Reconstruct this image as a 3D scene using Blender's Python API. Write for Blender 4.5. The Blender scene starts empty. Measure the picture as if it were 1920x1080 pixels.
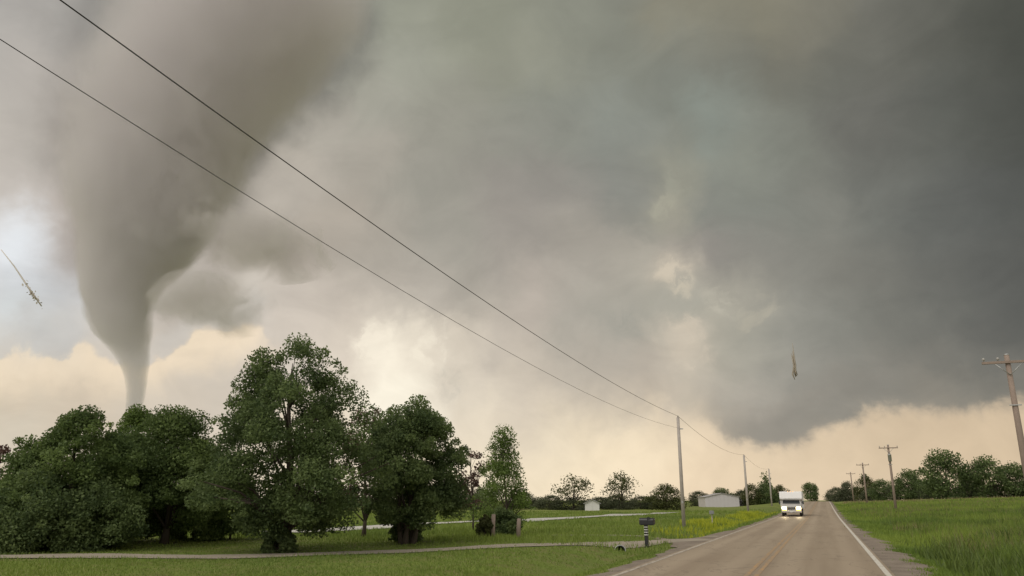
import bpy, bmesh, math, random
import numpy as np
from mathutils import Vector, Matrix

random.seed(7)
RNG = np.random.default_rng(7)
scene = bpy.context.scene
COL = scene.collection

# ------------------------------------------------------------------ camera
FPX, CX, CY = 1450.0, 960.0, 540.0            # photo pixels (1920 x 1080)
PITCH, YAW, EYE = math.radians(15.35), math.radians(21.26), 1.7
cam_d = bpy.data.cameras.new('camera')
cam = bpy.data.objects.new('camera', cam_d)
COL.objects.link(cam)
cam.location = (0, 0, EYE)
cam.rotation_euler = (math.pi / 2 + PITCH, 0, YAW)
cam_d.sensor_width = 36.0
cam_d.lens = 36.0 * FPX / 1920.0
cam_d.clip_start, cam_d.clip_end = 0.1, 30000
scene.camera = cam

SP, CP, SY, CYW = math.sin(PITCH), math.cos(PITCH), math.sin(YAW), math.cos(YAW)


def ray(px, py):
    """direction through a photo pixel, unnormalised, in world axes"""
    u, v = px - CX, py - CY
    f = FPX * CP + v * SP
    return np.array([u * CYW - f * SY, u * SY + f * CYW, FPX * SP - v * CP])


def lin(r, g, b):
    f = lambda c: (c / 12.92 if c <= 0.04045 else ((c + 0.055) / 1.055) ** 2.4)
    return f(r / 255), f(g / 255), f(b / 255)


# ------------------------------------------------------------------ colour
vs = scene.view_settings
vs.view_transform, vs.look = 'Standard', 'None'
vs.exposure, vs.gamma, vs.use_curve_mapping = 0.0, 1.0, False
scene.cycles.volume_bounces = 8
scene.cycles.max_bounces = 10
scene.cycles.diffuse_bounces = 8
scene.cycles.transparent_max_bounces = 16
scene.cycles.use_denoising = True

# ------------------------------------------------------------------ sun
SUN_EL, SUN_AZ = math.radians(46), YAW + math.radians(128)      # azimuth left of +Y
sd = np.array([-math.sin(SUN_AZ) * math.cos(SUN_EL), math.cos(SUN_AZ) * math.cos(SUN_EL), math.sin(SUN_EL)])
sun_d = bpy.data.lights.new('sun', 'SUN')
sun_d.energy, sun_d.angle, sun_d.color = 1.5, math.radians(40), (1.0, 0.93, 0.82)
sun = bpy.data.objects.new('sun', sun_d)
COL.objects.link(sun)
sun.rotation_euler = Vector(sd).to_track_quat('Z', 'Y').to_euler()


# ------------------------------------------------------------------ node helper
class N:
    def __init__(s, tree):
        s.t = tree
        s.n, s.l = tree.nodes, tree.links

    def add(s, kind, **kw):
        nd = s.n.new(kind)
        for k, v in kw.items():
            setattr(nd, k, v)
        return nd

    def put(s, sock, v):
        if hasattr(v, 'is_linked'):
            s.l.new(v, sock)
        elif v is not None:
            sock.default_value = v

    def math(s, op, a, b=None, c=None, clamp=False):
        nd = s.add('ShaderNodeMath', operation=op, use_clamp=clamp)
        for i, v in enumerate((a, b, c)):
            s.put(nd.inputs[i], v)
        return nd.outputs[0]

    def vec(s, op, a, b=None, scale=None):
        nd = s.add('ShaderNodeVectorMath', operation=op)
        s.put(nd.inputs[0], a)
        if b is not None:
            s.put(nd.inputs[1], b)
        if scale is not None:
            s.put(nd.inputs['Scale'], scale)
        return nd.outputs['Value'] if op in ('DOT_PRODUCT', 'LENGTH', 'DISTANCE') else nd.outputs['Vector']

    def mix(s, fac, a, b, blend='MIX'):
        nd = s.add('ShaderNodeMix', data_type='RGBA', blend_type=blend)
        s.put(nd.inputs[0], fac)
        s.put(nd.inputs[6], a)
        s.put(nd.inputs[7], b)
        return nd.outputs[2]

    def noise(s, vec, scale, detail=4, rough=0.55, dist=0.0, color=False):
        nd = s.add('ShaderNodeTexNoise')
        s.put(nd.inputs['Vector'], vec)
        nd.inputs['Scale'].default_value = scale
        nd.inputs['Detail'].default_value = detail
        nd.inputs['Roughness'].default_value = rough
        nd.inputs['Distortion'].default_value = dist
        return nd.outputs['Color'] if color else nd.outputs['Fac']

    def ramp(s, v, lo, hi, a=0.0, b=1.0, smooth=True):
        nd = s.add('ShaderNodeMapRange', interpolation_type='SMOOTHSTEP' if smooth else 'LINEAR')
        s.put(nd.inputs[0], v)
        for i, x in enumerate((lo, hi, a, b)):
            s.put(nd.inputs[i + 1], x)
        return nd.outputs[0]


# ------------------------------------------------------------------ world: storm clouds over a Nishita sky
world = bpy.data.worlds.new('World')
scene.world = world
world.use_nodes = True
W = N(world.node_tree)
for nd in list(W.n):
    W.n.remove(nd)
tc = W.add('ShaderNodeTexCoord')
D = tc.outputs['Generated']
sky = W.add('ShaderNodeTexSky', sky_type='NISHITA', sun_disc=False)
sky.sun_elevation = SUN_EL
sky.sun_rotation = -SUN_AZ
W.l.new(D, sky.inputs[0])

# the storm as knots of cloud colour by direction, interpolated over a domain-warped direction
KN = [  # px, py, r, g, b, sharpness, weight
    (650, 70, 122, 121, 112, 900, 1), (585, 150, 120, 118, 110, 900, 1), (520, 205, 120, 117, 108, 900, 1), (455, 285, 124, 119, 110, 900, 1), (430, 350, 132, 126, 116, 900, 1),
    (760, 90, 165, 165, 151, 900, 1), (700, 150, 163, 161, 148, 900, 1), (620, 225, 176, 170, 158, 900, 1), (560, 285, 188, 180, 167, 1100, 1), (515, 340, 188, 180, 168, 1100, 1), (360, 130, 126, 122, 114, 900, 1), (370, 220, 116, 112, 105, 900, 1), (300, 330, 112, 107, 100, 900, 1),
    (-5, 455, 242, 244, 245, 1100, 1), (5, 585, 222, 225, 223, 1100, 1), (20, 668, 232, 214, 186, 1100, 1), (100, 650, 234, 216, 188, 1100, 1), (190, 655, 236, 218, 192, 1100, 1), (400, 640, 234, 217, 191, 1100, 1), (455, 632, 232, 214, 190, 1400, 1), (60, 625, 200, 200, 196, 1100, 1), (130, 612, 198, 196, 192, 1100, 1),
    (1440, 815, 150, 144, 134, 1000, 1), (1510, 808, 146, 140, 130, 1000, 1), (1580, 775, 142, 137, 127, 1000, 1), (1660, 735, 138, 133, 123, 1000, 1),
    (-120, 60, 176, 172, 166, 260, 1), (30, 30, 172, 168, 162, 300, 1), (60, 170, 186, 180, 172, 300, 1), (150, 60, 160, 156, 150, 300, 1),
    (230, 40, 140, 137, 131, 300, 1), (330, 60, 130, 128, 122, 300, 1), (450, 60, 124, 121, 114, 300, 1), (560, 50, 126, 124, 116, 300, 1),
    (660, 30, 128, 128, 119, 400, 1), (490, 150, 122, 118, 110, 300, 1), (590, 130, 127, 124, 116, 400, 1), (660, 110, 142, 140, 130, 500, .7),
    (390, 160, 121, 117, 110, 300, 1), (270, 140, 136, 132, 125, 300, 1), (170, 180, 154, 147, 140, 300, 1),
    (30, 290, 188, 182, 173, 300, 1), (120, 280, 158, 150, 141, 300, 1), (220, 270, 122, 116, 109, 300, 1), (330, 260, 112, 108, 101, 300, 1), (440, 230, 118, 114, 106, 300, 1),
    (520, 225, 134, 130, 121, 600, 1), (600, 240, 176, 169, 158, 500, 1), (720, 170, 160, 158, 146, 300, 1), (820, 90, 163, 163, 148, 500, 1), (760, 40, 148, 149, 134, 400, 1),
    (900, 60, 146, 147, 131, 300, 1), (980, 130, 147, 147, 132, 300, 1), (1070, 40, 138, 139, 126, 300, 1), (1140, 110, 133, 134, 122, 300, 1),
    (1290, 20, 138, 135, 119, 500, 1), (1440, 40, 136, 132, 115, 500, 1), (1540, 50, 126, 123, 110, 400, 1), (1330, 130, 127, 127, 116, 400, 1),
    (1250, 160, 128, 130, 120, 400, 1), (1450, 130, 116, 115, 104, 300, 1), (1600, 110, 106, 106, 97, 300, 1), (1690, 60, 112, 111, 102, 400, 1),
    (1800, 50, 94, 94, 86, 300, 1), (1910, 40, 80, 81, 73, 300, 1), (2050, 60, 70, 71, 64, 260, 1),
    (870, 230, 152, 150, 138, 300, 1), (1010, 240, 141, 142, 131, 300, 1), (1130, 230, 138, 141, 132, 300, 1), (1330, 205, 139, 146, 137, 600, 1), (1400, 260, 136, 139, 129, 300, 1),
    (1530, 240, 124, 125, 115, 300, 1), (1650, 230, 108, 107, 100, 300, 1), (1770, 240, 96, 97, 90, 300, 1), (1900, 240, 84, 85, 78, 300, 1), (2050, 240, 72, 73, 67, 260, 1),
    (560, 320, 184, 176, 164, 800, 1.2), (520, 350, 184, 176, 164, 900, 1), (700, 290, 170, 164, 152, 300, 1), (820, 350, 154, 151, 140, 300, 1), (1000, 340, 148, 143, 135, 300, 1),
    (1150, 340, 138, 138, 130, 300, 1), (1245, 320, 148, 147, 133, 900, .8), (1232, 378, 160, 156, 140, 1600, 1), (1400, 300, 140, 141, 128, 600, .7), (1380, 370, 132, 134, 125, 400, 1),
    (1470, 390, 130, 131, 122, 300, 1), (1560, 400, 132, 131, 122, 500, .7), (1660, 380, 112, 113, 106, 300, 1), (1780, 400, 99, 100, 95, 300, 1), (1900, 400, 86, 87, 82, 300, 1), (2060, 420, 74, 75, 70, 260, 1),
    (60, 390, 206, 195, 184, 500, 1), (15, 445, 232, 234, 235, 900, 1.4), (-60, 470, 226, 226, 224, 400, 1), (100, 430, 192, 182, 172, 500, 1), (-80, 350, 196, 188, 178, 300, 1),
    (60, 510, 204, 203, 202, 500, 1), (20, 590, 217, 218, 216, 500, 1), (110, 590, 204, 202, 198, 500, 1), (170, 420, 160, 150, 140, 400, 1), (260, 380, 118, 112, 104, 300, 1),
    (350, 400, 124, 117, 109, 400, 1), (420, 400, 166, 156, 145, 500, 1), (510, 440, 152, 143, 132, 700, 1), (555, 480, 166, 156, 145, 700, 1), (620, 420, 178, 169, 156, 400, 1), (450, 470, 176, 166, 154, 700, 1),
    (330, 540, 184, 174, 163, 600, 1), (385, 560, 162, 154, 143, 900, 1), (430, 590, 172, 165, 156, 900, 1), (470, 550, 210, 202, 190, 1200, 1), (340, 510, 188, 180, 170, 900, 1),
    (330, 610, 196, 188, 178, 500, 1), (440, 625, 222, 208, 190, 900, 1), (540, 560, 200, 190, 178, 400, 1),
    (700, 480, 170, 163, 151, 300, 1), (820, 470, 160, 156, 145, 300, 1), (960, 450, 156, 150, 141, 300, 1), (1080, 470, 164, 158, 147, 300, 1), (1190, 500, 172, 166, 153, 400, 1),
    (1275, 505, 198, 187, 169, 1600, 1), (1290, 560, 168, 165, 152, 900, 1), (1370, 560, 180, 174, 158, 700, 1), (1350, 470, 145, 140, 132, 400, 1), (1450, 490, 138, 136, 127, 300, 1),
    (1560, 500, 128, 126, 117, 300, 1), (1660, 520, 117, 116, 108, 300, 1), (1780, 540, 102, 102, 96, 300, 1), (1900, 560, 90, 90, 85, 300, 1), (2060, 580, 78, 79, 74, 260, 1),
    (640, 570, 196, 186, 173, 300, 1), (760, 560, 184, 176, 164, 300, 1), (880, 560, 172, 165, 153, 300, 1), (1000, 570, 184, 174, 162, 300, 1), (1090, 590, 172, 167, 155, 400, 1),
    (1210, 600, 166, 162, 150, 500, 1), (1280, 640, 205, 193, 174, 1100, 1), (1300, 700, 192, 182, 165, 700, 1), (1400, 640, 168, 164, 150, 400, 1), (1480, 600, 150, 148, 138, 300, 1),
    (1580, 620, 134, 133, 124, 300, 1), (1690, 620, 124, 123, 114, 300, 1), (1800, 640, 110, 109, 102, 300, 1), (1900, 660, 98, 97, 91, 300, 1),
    (-60, 690, 216, 200, 176, 300, 1), (40, 650, 224, 208, 184, 600, 1), (60, 720, 208, 192, 170, 500, 1), (160, 660, 230, 212, 187, 700, 1), (150, 740, 210, 195, 174, 400, 1), (40, 790, 214, 203, 184, 400, 1),
    (320, 680, 224, 208, 186, 500, 1), (390, 650, 228, 211, 187, 700, 1), (330, 770, 212, 200, 183, 400, 1), (440, 720, 210, 199, 184, 400, 1), (520, 640, 206, 196, 184, 400, 1),
    (620, 630, 216, 204, 188, 400, 1), (720, 640, 248, 237, 217, 500, 1.1), (740, 710, 253, 244, 224, 500, 1.1), (830, 660, 228, 216, 197, 500, 1), (835, 700, 214, 203, 186, 900, .8), (880, 740, 224, 212, 192, 400, 1),
    (930, 640, 196, 186, 172, 400, 1), (1000, 690, 200, 189, 173, 400, 1), (1110, 690, 180, 172, 159, 400, 1), (1200, 720, 182, 172, 158, 400, 1), (1120, 760, 198, 186, 168, 400, 1),
    (1010, 770, 216, 203, 184, 400, 1), (900, 800, 232, 218, 195, 400, 1), (1420, 720, 170, 164, 152, 400, 1), (1340, 770, 178, 170, 156, 400, 1), (1520, 720, 150, 147, 137, 400, 1),
    (1450, 790, 168, 160, 148, 600, 1), (1540, 780, 146, 142, 132, 700, 1), (1630, 690, 136, 133, 124, 400, 1), (1640, 750, 156, 150, 138, 600, 1), (1720, 700, 128, 125, 116, 500, 1), (1800, 710, 124, 121, 112, 500, 1),
    (1900, 715, 118, 115, 107, 500, 1), (2040, 700, 100, 98, 92, 260, 1),
    (1060, 830, 238, 222, 194, 400, 1), (1180, 840, 244, 225, 194, 400, 1), (1300, 850, 238, 217, 186, 400, 1), (1250, 800, 218, 201, 176, 500, 1), (1400, 840, 228, 207, 178, 500, 1), (1430, 870, 232, 210, 179, 400, 1),
    (1500, 830, 210, 190, 164, 800, 1), (1560, 840, 218, 197, 168, 600, 1), (1640, 810, 204, 185, 159, 600, 1), (1740, 770, 196, 178, 154, 600, 1), (1800, 745, 176, 163, 145, 700, 1), (1850, 790, 212, 190, 161, 600, 1), (1910, 775, 192, 176, 154, 500, 1),
    (1720, 840, 218, 196, 165, 500, 1), (1880, 850, 212, 190, 160, 500, 1), (2040, 820, 196, 176, 150, 260, 1),
    (200, 900, 214, 200, 180, 260, 1), (600, 850, 226, 212, 190, 260, 1), (900, 900, 242, 226, 198, 300, 1), (1100, 920, 246, 228, 197, 300, 1), (1400, 920, 236, 213, 182, 300, 1), (1700, 920, 222, 199, 168, 300, 1), (1540, 920, 228, 205, 174, 300, 1),
]
wa = W.noise(D, 5.0, 5, 0.55, 0.0, True)
wb = W.noise(D, 22.0, 5, 0.6, 0.3, True)
dw = W.vec('ADD', D, W.vec('SCALE', W.vec('SUBTRACT', wa, (0.5, 0.5, 0.5)), scale=0.11))
dw = W.vec('ADD', dw, W.vec('SCALE', W.vec('SUBTRACT', wb, (0.5, 0.5, 0.5)), scale=0.05))
dw = W.vec('NORMALIZE', dw)
sep = W.add('ShaderNodeSeparateXYZ')
W.l.new(D, sep.inputs[0])
# overcast away from the knots: warm low band, grey overhead, lighter unseen deck behind, added to lift light on ground and trees
ctr = ray(960, 400)
ctr /= np.linalg.norm(ctr)
back = W.ramp(W.vec('DOT_PRODUCT', D, (float(ctr[0]), float(ctr[1]), 0.0)), -0.7, 0.5)
elev = W.ramp(sep.outputs['Z'], 0.02, 0.55)
frontc = W.mix(elev, (*lin(222, 200, 170), 1), (*lin(138, 136, 128), 1))
backc = W.mix(elev, (*lin(247, 242, 233), 1), (*lin(245, 243, 238), 1))
amb = W.mix(back, backc, frontc)
BIAS = 0.004
def unit(px, py):
    d = ray(px, py)
    return d / np.linalg.norm(d)


KD = np.array([unit(q[0], q[1]) for q in KN])
KC = np.array([lin(*q[2:5]) for q in KN])
KK = np.array([min(q[5], 900) * 4.5 for q in KN])
KW = np.array([q[6] if q[5] < 900 else q[6] * (.5 if q[5] < 1050 else .12) for q in KN])
FRONT_LO, FRONT_HI = np.array(lin(222, 200, 170)), np.array(lin(138, 136, 128))


def cloud_colour(az, el):
    """knots interpolated at an azimuth (right of the camera heading) and elevation"""
    ca = az - YAW
    d = np.array([math.sin(ca) * math.cos(el), math.cos(ca) * math.cos(el), math.sin(el)])
    w = KW * np.exp(KK * (KD @ d - 1))
    t = float(S01((d[2] - .02) / .53))
    return (w @ KC + BIAS * (FRONT_LO * (1 - t) + FRONT_HI * t)) / (w.sum() + BIAS)


def S01(t):
    t = min(1, max(0, t))
    return t * t * (3 - 2 * t)


sw = W.add('ShaderNodeSeparateXYZ')
W.l.new(dw, sw.inputs[0])
rgt = W.vec('DOT_PRODUCT', dw, (CYW, SY, 0.0))
fwd = W.vec('DOT_PRODUCT', dw, (-SY, CYW, 0.0))
az = W.math('ARCTAN2', rgt, fwd)
el = W.math('ARCSINE', sw.outputs[2])
AZ = math.radians(52)
azn = W.math('MULTIPLY_ADD', az, 0.5 / AZ, 0.5, clamp=True)
ROWE = [math.radians(e) for e in (-1.0, 1.2, 2.8, 4.2, 5.6, 7, 8.5, 10, 11.6, 13.2, 15, 16.8, 18.6, 20.4, 22.2, 24, 25.8, 27.8, 30, 32, 34.2, 37, 42, 52)]
AZS = [-52, -44] + list(np.linspace(-37.5, 37.5, 28)) + [44, 52]
cl = None
for i, e in enumerate(ROWE):
    cr = W.add('ShaderNodeValToRGB')
    cr.color_ramp.interpolation = 'LINEAR'
    els = cr.color_ramp.elements
    for j, a in enumerate(AZS):
        pos = 0.5 + 0.5 * a / 52.0
        c = cloud_colour(math.radians(a), e)
        if j == 0:
            el_ = els[0]
            el_.position = pos
        elif j == 1:
            el_ = els[1]
            el_.position = pos
        else:
            el_ = els.new(pos)
        el_.color = (*[float(x) for x in c], 1)
    W.l.new(azn, cr.inputs[0])
    if cl is None:
        cl = cr.outputs[0]
    else:
        cl = W.mix(W.ramp(el, ROWE[i - 1], e, smooth=False), cl, cr.outputs[0])
inside = W.ramp(W.math('ABSOLUTE', az), math.radians(40), math.radians(52), 1.0, 0.0)
top_ = W.ramp(el, math.radians(42), math.radians(52), 1.0, 0.0)
cl = W.mix(W.math('MULTIPLY', inside, top_), amb, cl)
for (px, py, r, g, b, kk, w) in [q for q in KN if q[5] >= 900]:
    dot = W.vec('DOT_PRODUCT', dw, tuple(float(c) for c in unit(px, py)))
    e = W.math('EXPONENT', W.math('MULTIPLY_ADD', dot, kk * 2.0, -kk * 2.0))
    cl = W.mix(W.math('MULTIPLY', e, .72), cl, (*lin(r, g, b), 1))
def azel(px, py):
    d = unit(px, py)
    return math.atan2(d[0] * CYW + d[1] * SY, -d[0] * SY + d[1] * CYW), math.asin(d[2])


def line_curve(pts):
    """elevation of a cloud edge as a curve over azimuth"""
    fc = W.add('ShaderNodeFloatCurve')
    cv = fc.mapping.curves[0]
    q = [azel(*p) for p in pts]
    q = [(0.5 + 0.5 * a / AZ, e) for a, e in q]
    xs, ys = [0.0] + [a for a, _ in q] + [1.0], [q[0][1]] + [e for _, e in q] + [q[-1][1]]
    cv.points[0].location = (0, ys[0] * 2 + .2)
    cv.points[1].location = (1, ys[-1] * 2 + .2)
    for a, e in zip(xs[1:-1], ys[1:-1]):
        cv.points.new(float(a), float(e * 2 + .2))
    for p in cv.points:
        p.handle_type = 'AUTO_CLAMPED'
    fc.mapping.update()
    W.l.new(azn, fc.inputs['Value'])
    return W.math('MULTIPLY_ADD', fc.outputs[0], 0.5, -0.1)


DEG = math.radians(1)
# small bright wisps torn out of the deck right of centre
wn = W.ramp(W.noise(dw, 34.0, 6, 0.6, .5), 0.40, 0.62)
for (px, py, kk, c, w) in ((1272, 500, 5000, (206, 194, 174), .9), (1285, 530, 6000, (200, 190, 170), .8), (1360, 560, 3500, (188, 182, 166), .6), (1410, 575, 4000, (182, 175, 157), .5),
                           (1285, 610, 5000, (204, 192, 173), .8), (1300, 660, 3000, (204, 192, 173), .6), (1232, 375, 6000, (166, 163, 146), .8), (1250, 330, 4000, (158, 157, 142), .7),
                           (840, 700, 3500, (206, 197, 181), .8), (800, 650, 3000, (246, 236, 216), .6), (690, 640, 3000, (250, 240, 220), .6), (1180, 590, 2500, (158, 156, 145), .6)):
    e = W.math('EXPONENT', W.math('MULTIPLY_ADD', W.vec('DOT_PRODUCT', dw, tuple(float(q) for q in unit(px, py))), float(kk), float(-kk)))
    cl = W.mix(W.math('MULTIPLY', W.math('MULTIPLY', W.ramp(e, .15, .75), wn), w), cl, (*lin(*c), 1))
# the rain-free base of the storm on the right, a ragged edge over the pale band
base = line_curve([(1250, 800), (1330, 815), (1400, 835), (1470, 838), (1540, 835), (1600, 805), (1680, 778), (1780, 762), (1860, 748), (1930, 738), (2050, 720)])
dlt = W.math('SUBTRACT', el, base)
a_lo, _ = azel(1240, 800)
a_hi, _ = azel(1420, 800)
right = W.ramp(az, a_lo, a_hi)
bandc = W.mix(W.ramp(az, azel(1300, 850)[0], azel(1850, 850)[0]), (*lin(234, 212, 181), 1), (*lin(210, 188, 158), 1))
under = W.math('MULTIPLY', W.ramp(dlt, -0.7 * DEG, 0.75 * DEG, 1.0, 0.0), right)
over = W.math('MULTIPLY', W.math('MULTIPLY', W.ramp(dlt, -0.3 * DEG, 0.9 * DEG), W.ramp(dlt, 1.2 * DEG, 4.0 * DEG, 1.0, 0.0)), right)
cl = W.mix(W.math('MULTIPLY', over, .62), cl, W.mix(W.ramp(az, a_hi, azel(1850, 700)[0]), (*lin(146, 141, 131), 1), (*lin(120, 118, 110), 1)))
cl = W.mix(W.math('MULTIPLY', under, .9), cl, bandc)
# sunlit cumulus bank behind the tornado, its top edge crisp against the grey gap
tops = line_curve([(-120, 650), (-40, 668), (30, 650), (90, 668), (150, 640), (200, 668), (260, 690), (310, 672), (370, 650), (430, 640), (470, 628), (520, 650)])
dl2 = W.math('SUBTRACT', el, tops)
left_ = W.ramp(az, azel(460, 650)[0], azel(540, 650)[0], 1.0, 0.0)
bank = W.math('MULTIPLY', W.math('MULTIPLY', W.ramp(dl2, -0.25 * DEG, 0.25 * DEG, 1.0, 0.0), W.ramp(dl2, -4.0 * DEG, -0.3 * DEG)), left_)
cl = W.mix(W.math('MULTIPLY', bank, .75), cl, (*lin(240, 221, 193), 1))
gapm = W.math('MULTIPLY', W.math('MULTIPLY', W.ramp(dl2, -0.1 * DEG, 0.5 * DEG), W.ramp(dl2, 1.0 * DEG, 3.2 * DEG, 1.0, 0.0)), left_)
cl = W.mix(W.math('MULTIPLY', gapm, .55), cl, (*lin(196, 193, 188), 1))
# billow: soft relief of the cloud deck
n1 = W.noise(W.vec('MULTIPLY', D, (1, 1, 1.6)), 9.0, 6, 0.55, 1.4)
n2 = W.noise(W.vec('MULTIPLY', D, (1, 1, 1.5)), 30.0, 5, 0.6, 0.4)
bil = W.math('ADD', W.math('MULTIPLY_ADD', n1, 0.30, 0.87), W.math('MULTIPLY_ADD', n2, 0.09, -0.045))
cl = W.vec('SCALE', cl, scale=bil)
# cloud covers nearly all of the clear sky; a thin spot lets it through on the far left
gd = ray(0, 520)
gd /= np.linalg.norm(gd)
gap = W.math('EXPONENT', W.math('MULTIPLY_ADD', W.vec('DOT_PRODUCT', dw, tuple(float(c) for c in gd)), 300.0, -300.0))
cov = W.math('MULTIPLY_ADD', gap, -0.12, 0.98)
bgc = W.mix(cov, sky.outputs[0], W.vec('SCALE', cl, scale=10.0))
bg = W.add('ShaderNodeBackground')
W.l.new(bgc, bg.inputs[0])
bg.inputs[1].default_value = 0.1
wo = W.add('ShaderNodeOutputWorld')
W.l.new(bg.outputs[0], wo.inputs[0])


# ------------------------------------------------------------------ materials
def mat(name):
    m = bpy.data.materials.new(name)
    m.use_nodes = True
    k = N(m.node_tree)
    return m, k, k.n['Principled BSDF']


def set_bsdf(b, **kw):
    for k, v in kw.items():
        b.inputs[k.replace('_', ' ')].default_value = v


def simple(name, col, rough=0.7, metal=0.0, var=0.15, scale=6.0, bump=0.0):
    m, k, b = mat(name)
    geo = k.add('ShaderNodeTexCoord')
    n = k.noise(geo.outputs['Object'], scale, 5, 0.6)
    c = k.mix(n, tuple(x * (1 - var) for x in col) + (1,), tuple(min(1, x * (1 + var)) for x in col) + (1,))
    k.l.new(c, b.inputs['Base Color'])
    set_bsdf(b, Roughness=rough, Metallic=metal)
    if bump:
        bp = k.add('ShaderNodeBump')
        bp.inputs['Strength'].default_value = bump
        k.l.new(n, bp.inputs['Height'])
        k.l.new(bp.outputs[0], b.inputs['Normal'])
    return m


def leaf_mat(name, dark, light, transl=0.3):
    """foliage: tint (0..1) is the leaf's own natural colour"""
    m, k, b = mat(name)
    at = k.add('ShaderNodeAttribute', attribute_name='tint')
    c = k.mix(at.outputs['Fac'], (*dark, 1), (*light, 1))
    k.l.new(c, b.inputs['Base Color'])
    set_bsdf(b, Roughness=0.6)
    b.inputs['Specular IOR Level'].default_value = 0.3
    tr = k.add('ShaderNodeBsdfTranslucent')
    k.l.new(c, tr.inputs[0])
    mx = k.add('ShaderNodeMixShader')
    mx.inputs[0].default_value = transl
    k.l.new(b.outputs[0], mx.inputs[1])
    k.l.new(tr.outputs[0], mx.inputs[2])
    k.l.new(mx.outputs[0], k.n['Material Output'].inputs[0])
    return m


# ------------------------------------------------------------------ mesh helpers
def tag(o, label=None, cat=None, group=None, kind=None):
    if label:
        o['label'] = label
    if cat:
        o['category'] = cat
    if group:
        o['group'] = group
    if kind:
        o['kind'] = kind
    return o


def np_mesh(name, verts, faces, tint=None, smooth=False):
    verts = np.asarray(verts, np.float32)
    faces = np.asarray(faces, np.int32)
    me = bpy.data.meshes.new(name)
    k = faces.shape[1]
    me.vertices.add(len(verts))
    me.vertices.foreach_set('co', verts.ravel())
    me.loops.add(faces.size)
    me.loops.foreach_set('vertex_index', faces.ravel())
    me.polygons.add(len(faces))
    me.polygons.foreach_set('loop_start', np.arange(0, faces.size, k, dtype=np.int32))
    me.polygons.foreach_set('loop_total', np.full(len(faces), k, np.int32))
    if smooth:
        me.polygons.foreach_set('use_smooth', np.ones(len(faces), bool))
    me.update(calc_edges=True)
    if tint is not None:
        a = me.attributes.new('tint', 'FLOAT', 'POINT')
        a.data.foreach_set('value', np.asarray(tint, np.float32))
    return me


def obj(name, me, m=None, parent=None, loc=None):
    if isinstance(me, bmesh.types.BMesh):
        b = me
        me = bpy.data.meshes.new(name)
        b.to_mesh(me)
        b.free()
    o = bpy.data.objects.new(name, me)
    COL.objects.link(o)
    if m:
        me.materials.clear()
        me.materials.append(m)
    if parent:
        o.parent = parent
    if loc is not None:
        o.location = loc
    return o


def empty(name, loc, rz=0.0):
    o = bpy.data.objects.new(name, None)
    COL.objects.link(o)
    o.location = loc
    o.rotation_euler = (0, 0, rz)
    o.empty_display_size = 0.3
    return o


def copy_tree(o, parent=None):
    c = o.copy()
    COL.objects.link(c)
    c.parent = parent
    for ch in list(o.children):
        copy_tree(ch, c)
    return c


def box(bm, c, s, bevel=0.0, rot=None):
    r = bmesh.ops.create_cube(bm, size=1.0)
    vs_ = r['verts']
    M = Matrix.Translation(c) @ (rot or Matrix.Identity(4)) @ Matrix.Diagonal((*s, 1))
    bmesh.ops.transform(bm, matrix=M, verts=vs_)
    if bevel:
        es = list({e for v in vs_ for e in v.link_edges})
        bmesh.ops.bevel(bm, geom=es, offset=bevel, segments=2, affect='EDGES', profile=0.6)
    return bm


def tube(bm, pts, rads, seg=7, cap=True):
    rings = []
    pts = [Vector(p) for p in pts]
    for i, p in enumerate(pts):
        t = (pts[min(i + 1, len(pts) - 1)] - pts[max(i - 1, 0)]).normalized()
        a = t.orthogonal().normalized() if abs(t.z) > 0.99 or i == 0 else rings_n
        a = (a - t * a.dot(t)).normalized()
        rings_n = a
        bb = t.cross(a)
        rings.append([bm.verts.new(p + (a * math.cos(2 * math.pi * j / seg) + bb * math.sin(2 * math.pi * j / seg)) * rads[i]) for j in range(seg)])
    for r0, r1 in zip(rings, rings[1:]):
        for j in range(seg):
            f = bm.faces.new((r0[j], r0[(j + 1) % seg], r1[(j + 1) % seg], r1[j]))
            f.smooth = True
    if cap:
        bm.faces.new(rings[0][::-1])
        bm.faces.new(rings[-1])
    return bm


def lathe(bm, prof, c=(0, 0, 0), seg=20, axis='Z'):
    rings = []
    for r, h in prof:
        ring = []
        for j in range(seg):
            a = 2 * math.pi * j / seg
            p = {'Z': (r * math.cos(a), r * math.sin(a), h), 'X': (h, r * math.cos(a), r * math.sin(a)), 'Y': (r * math.cos(a), h, r * math.sin(a))}[axis]
            ring.append(bm.verts.new(Vector(c) + Vector(p)))
        rings.append(ring)
    for r0, r1 in zip(rings, rings[1:]):
        for j in range(seg):
            bm.faces.new((r0[j], r0[(j + 1) % seg], r1[(j + 1) % seg], r1[j])).smooth = True
    bm.faces.new(rings[0][::-1])
    bm.faces.new(rings[-1])
    bmesh.ops.recalc_face_normals(bm, faces=bm.faces[:])
    return bm


# ------------------------------------------------------------------ terrain
def S(t):
    t = np.clip(t, 0, 1)
    return t * t * (3 - 2 * t)


RC, RH = -1.7, 3.05                              # road centre line and half width


def road_z(y):
    return 1.35 * S((y - 70) / 170) - 1.0 * S((y - 255) / 200)


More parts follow.
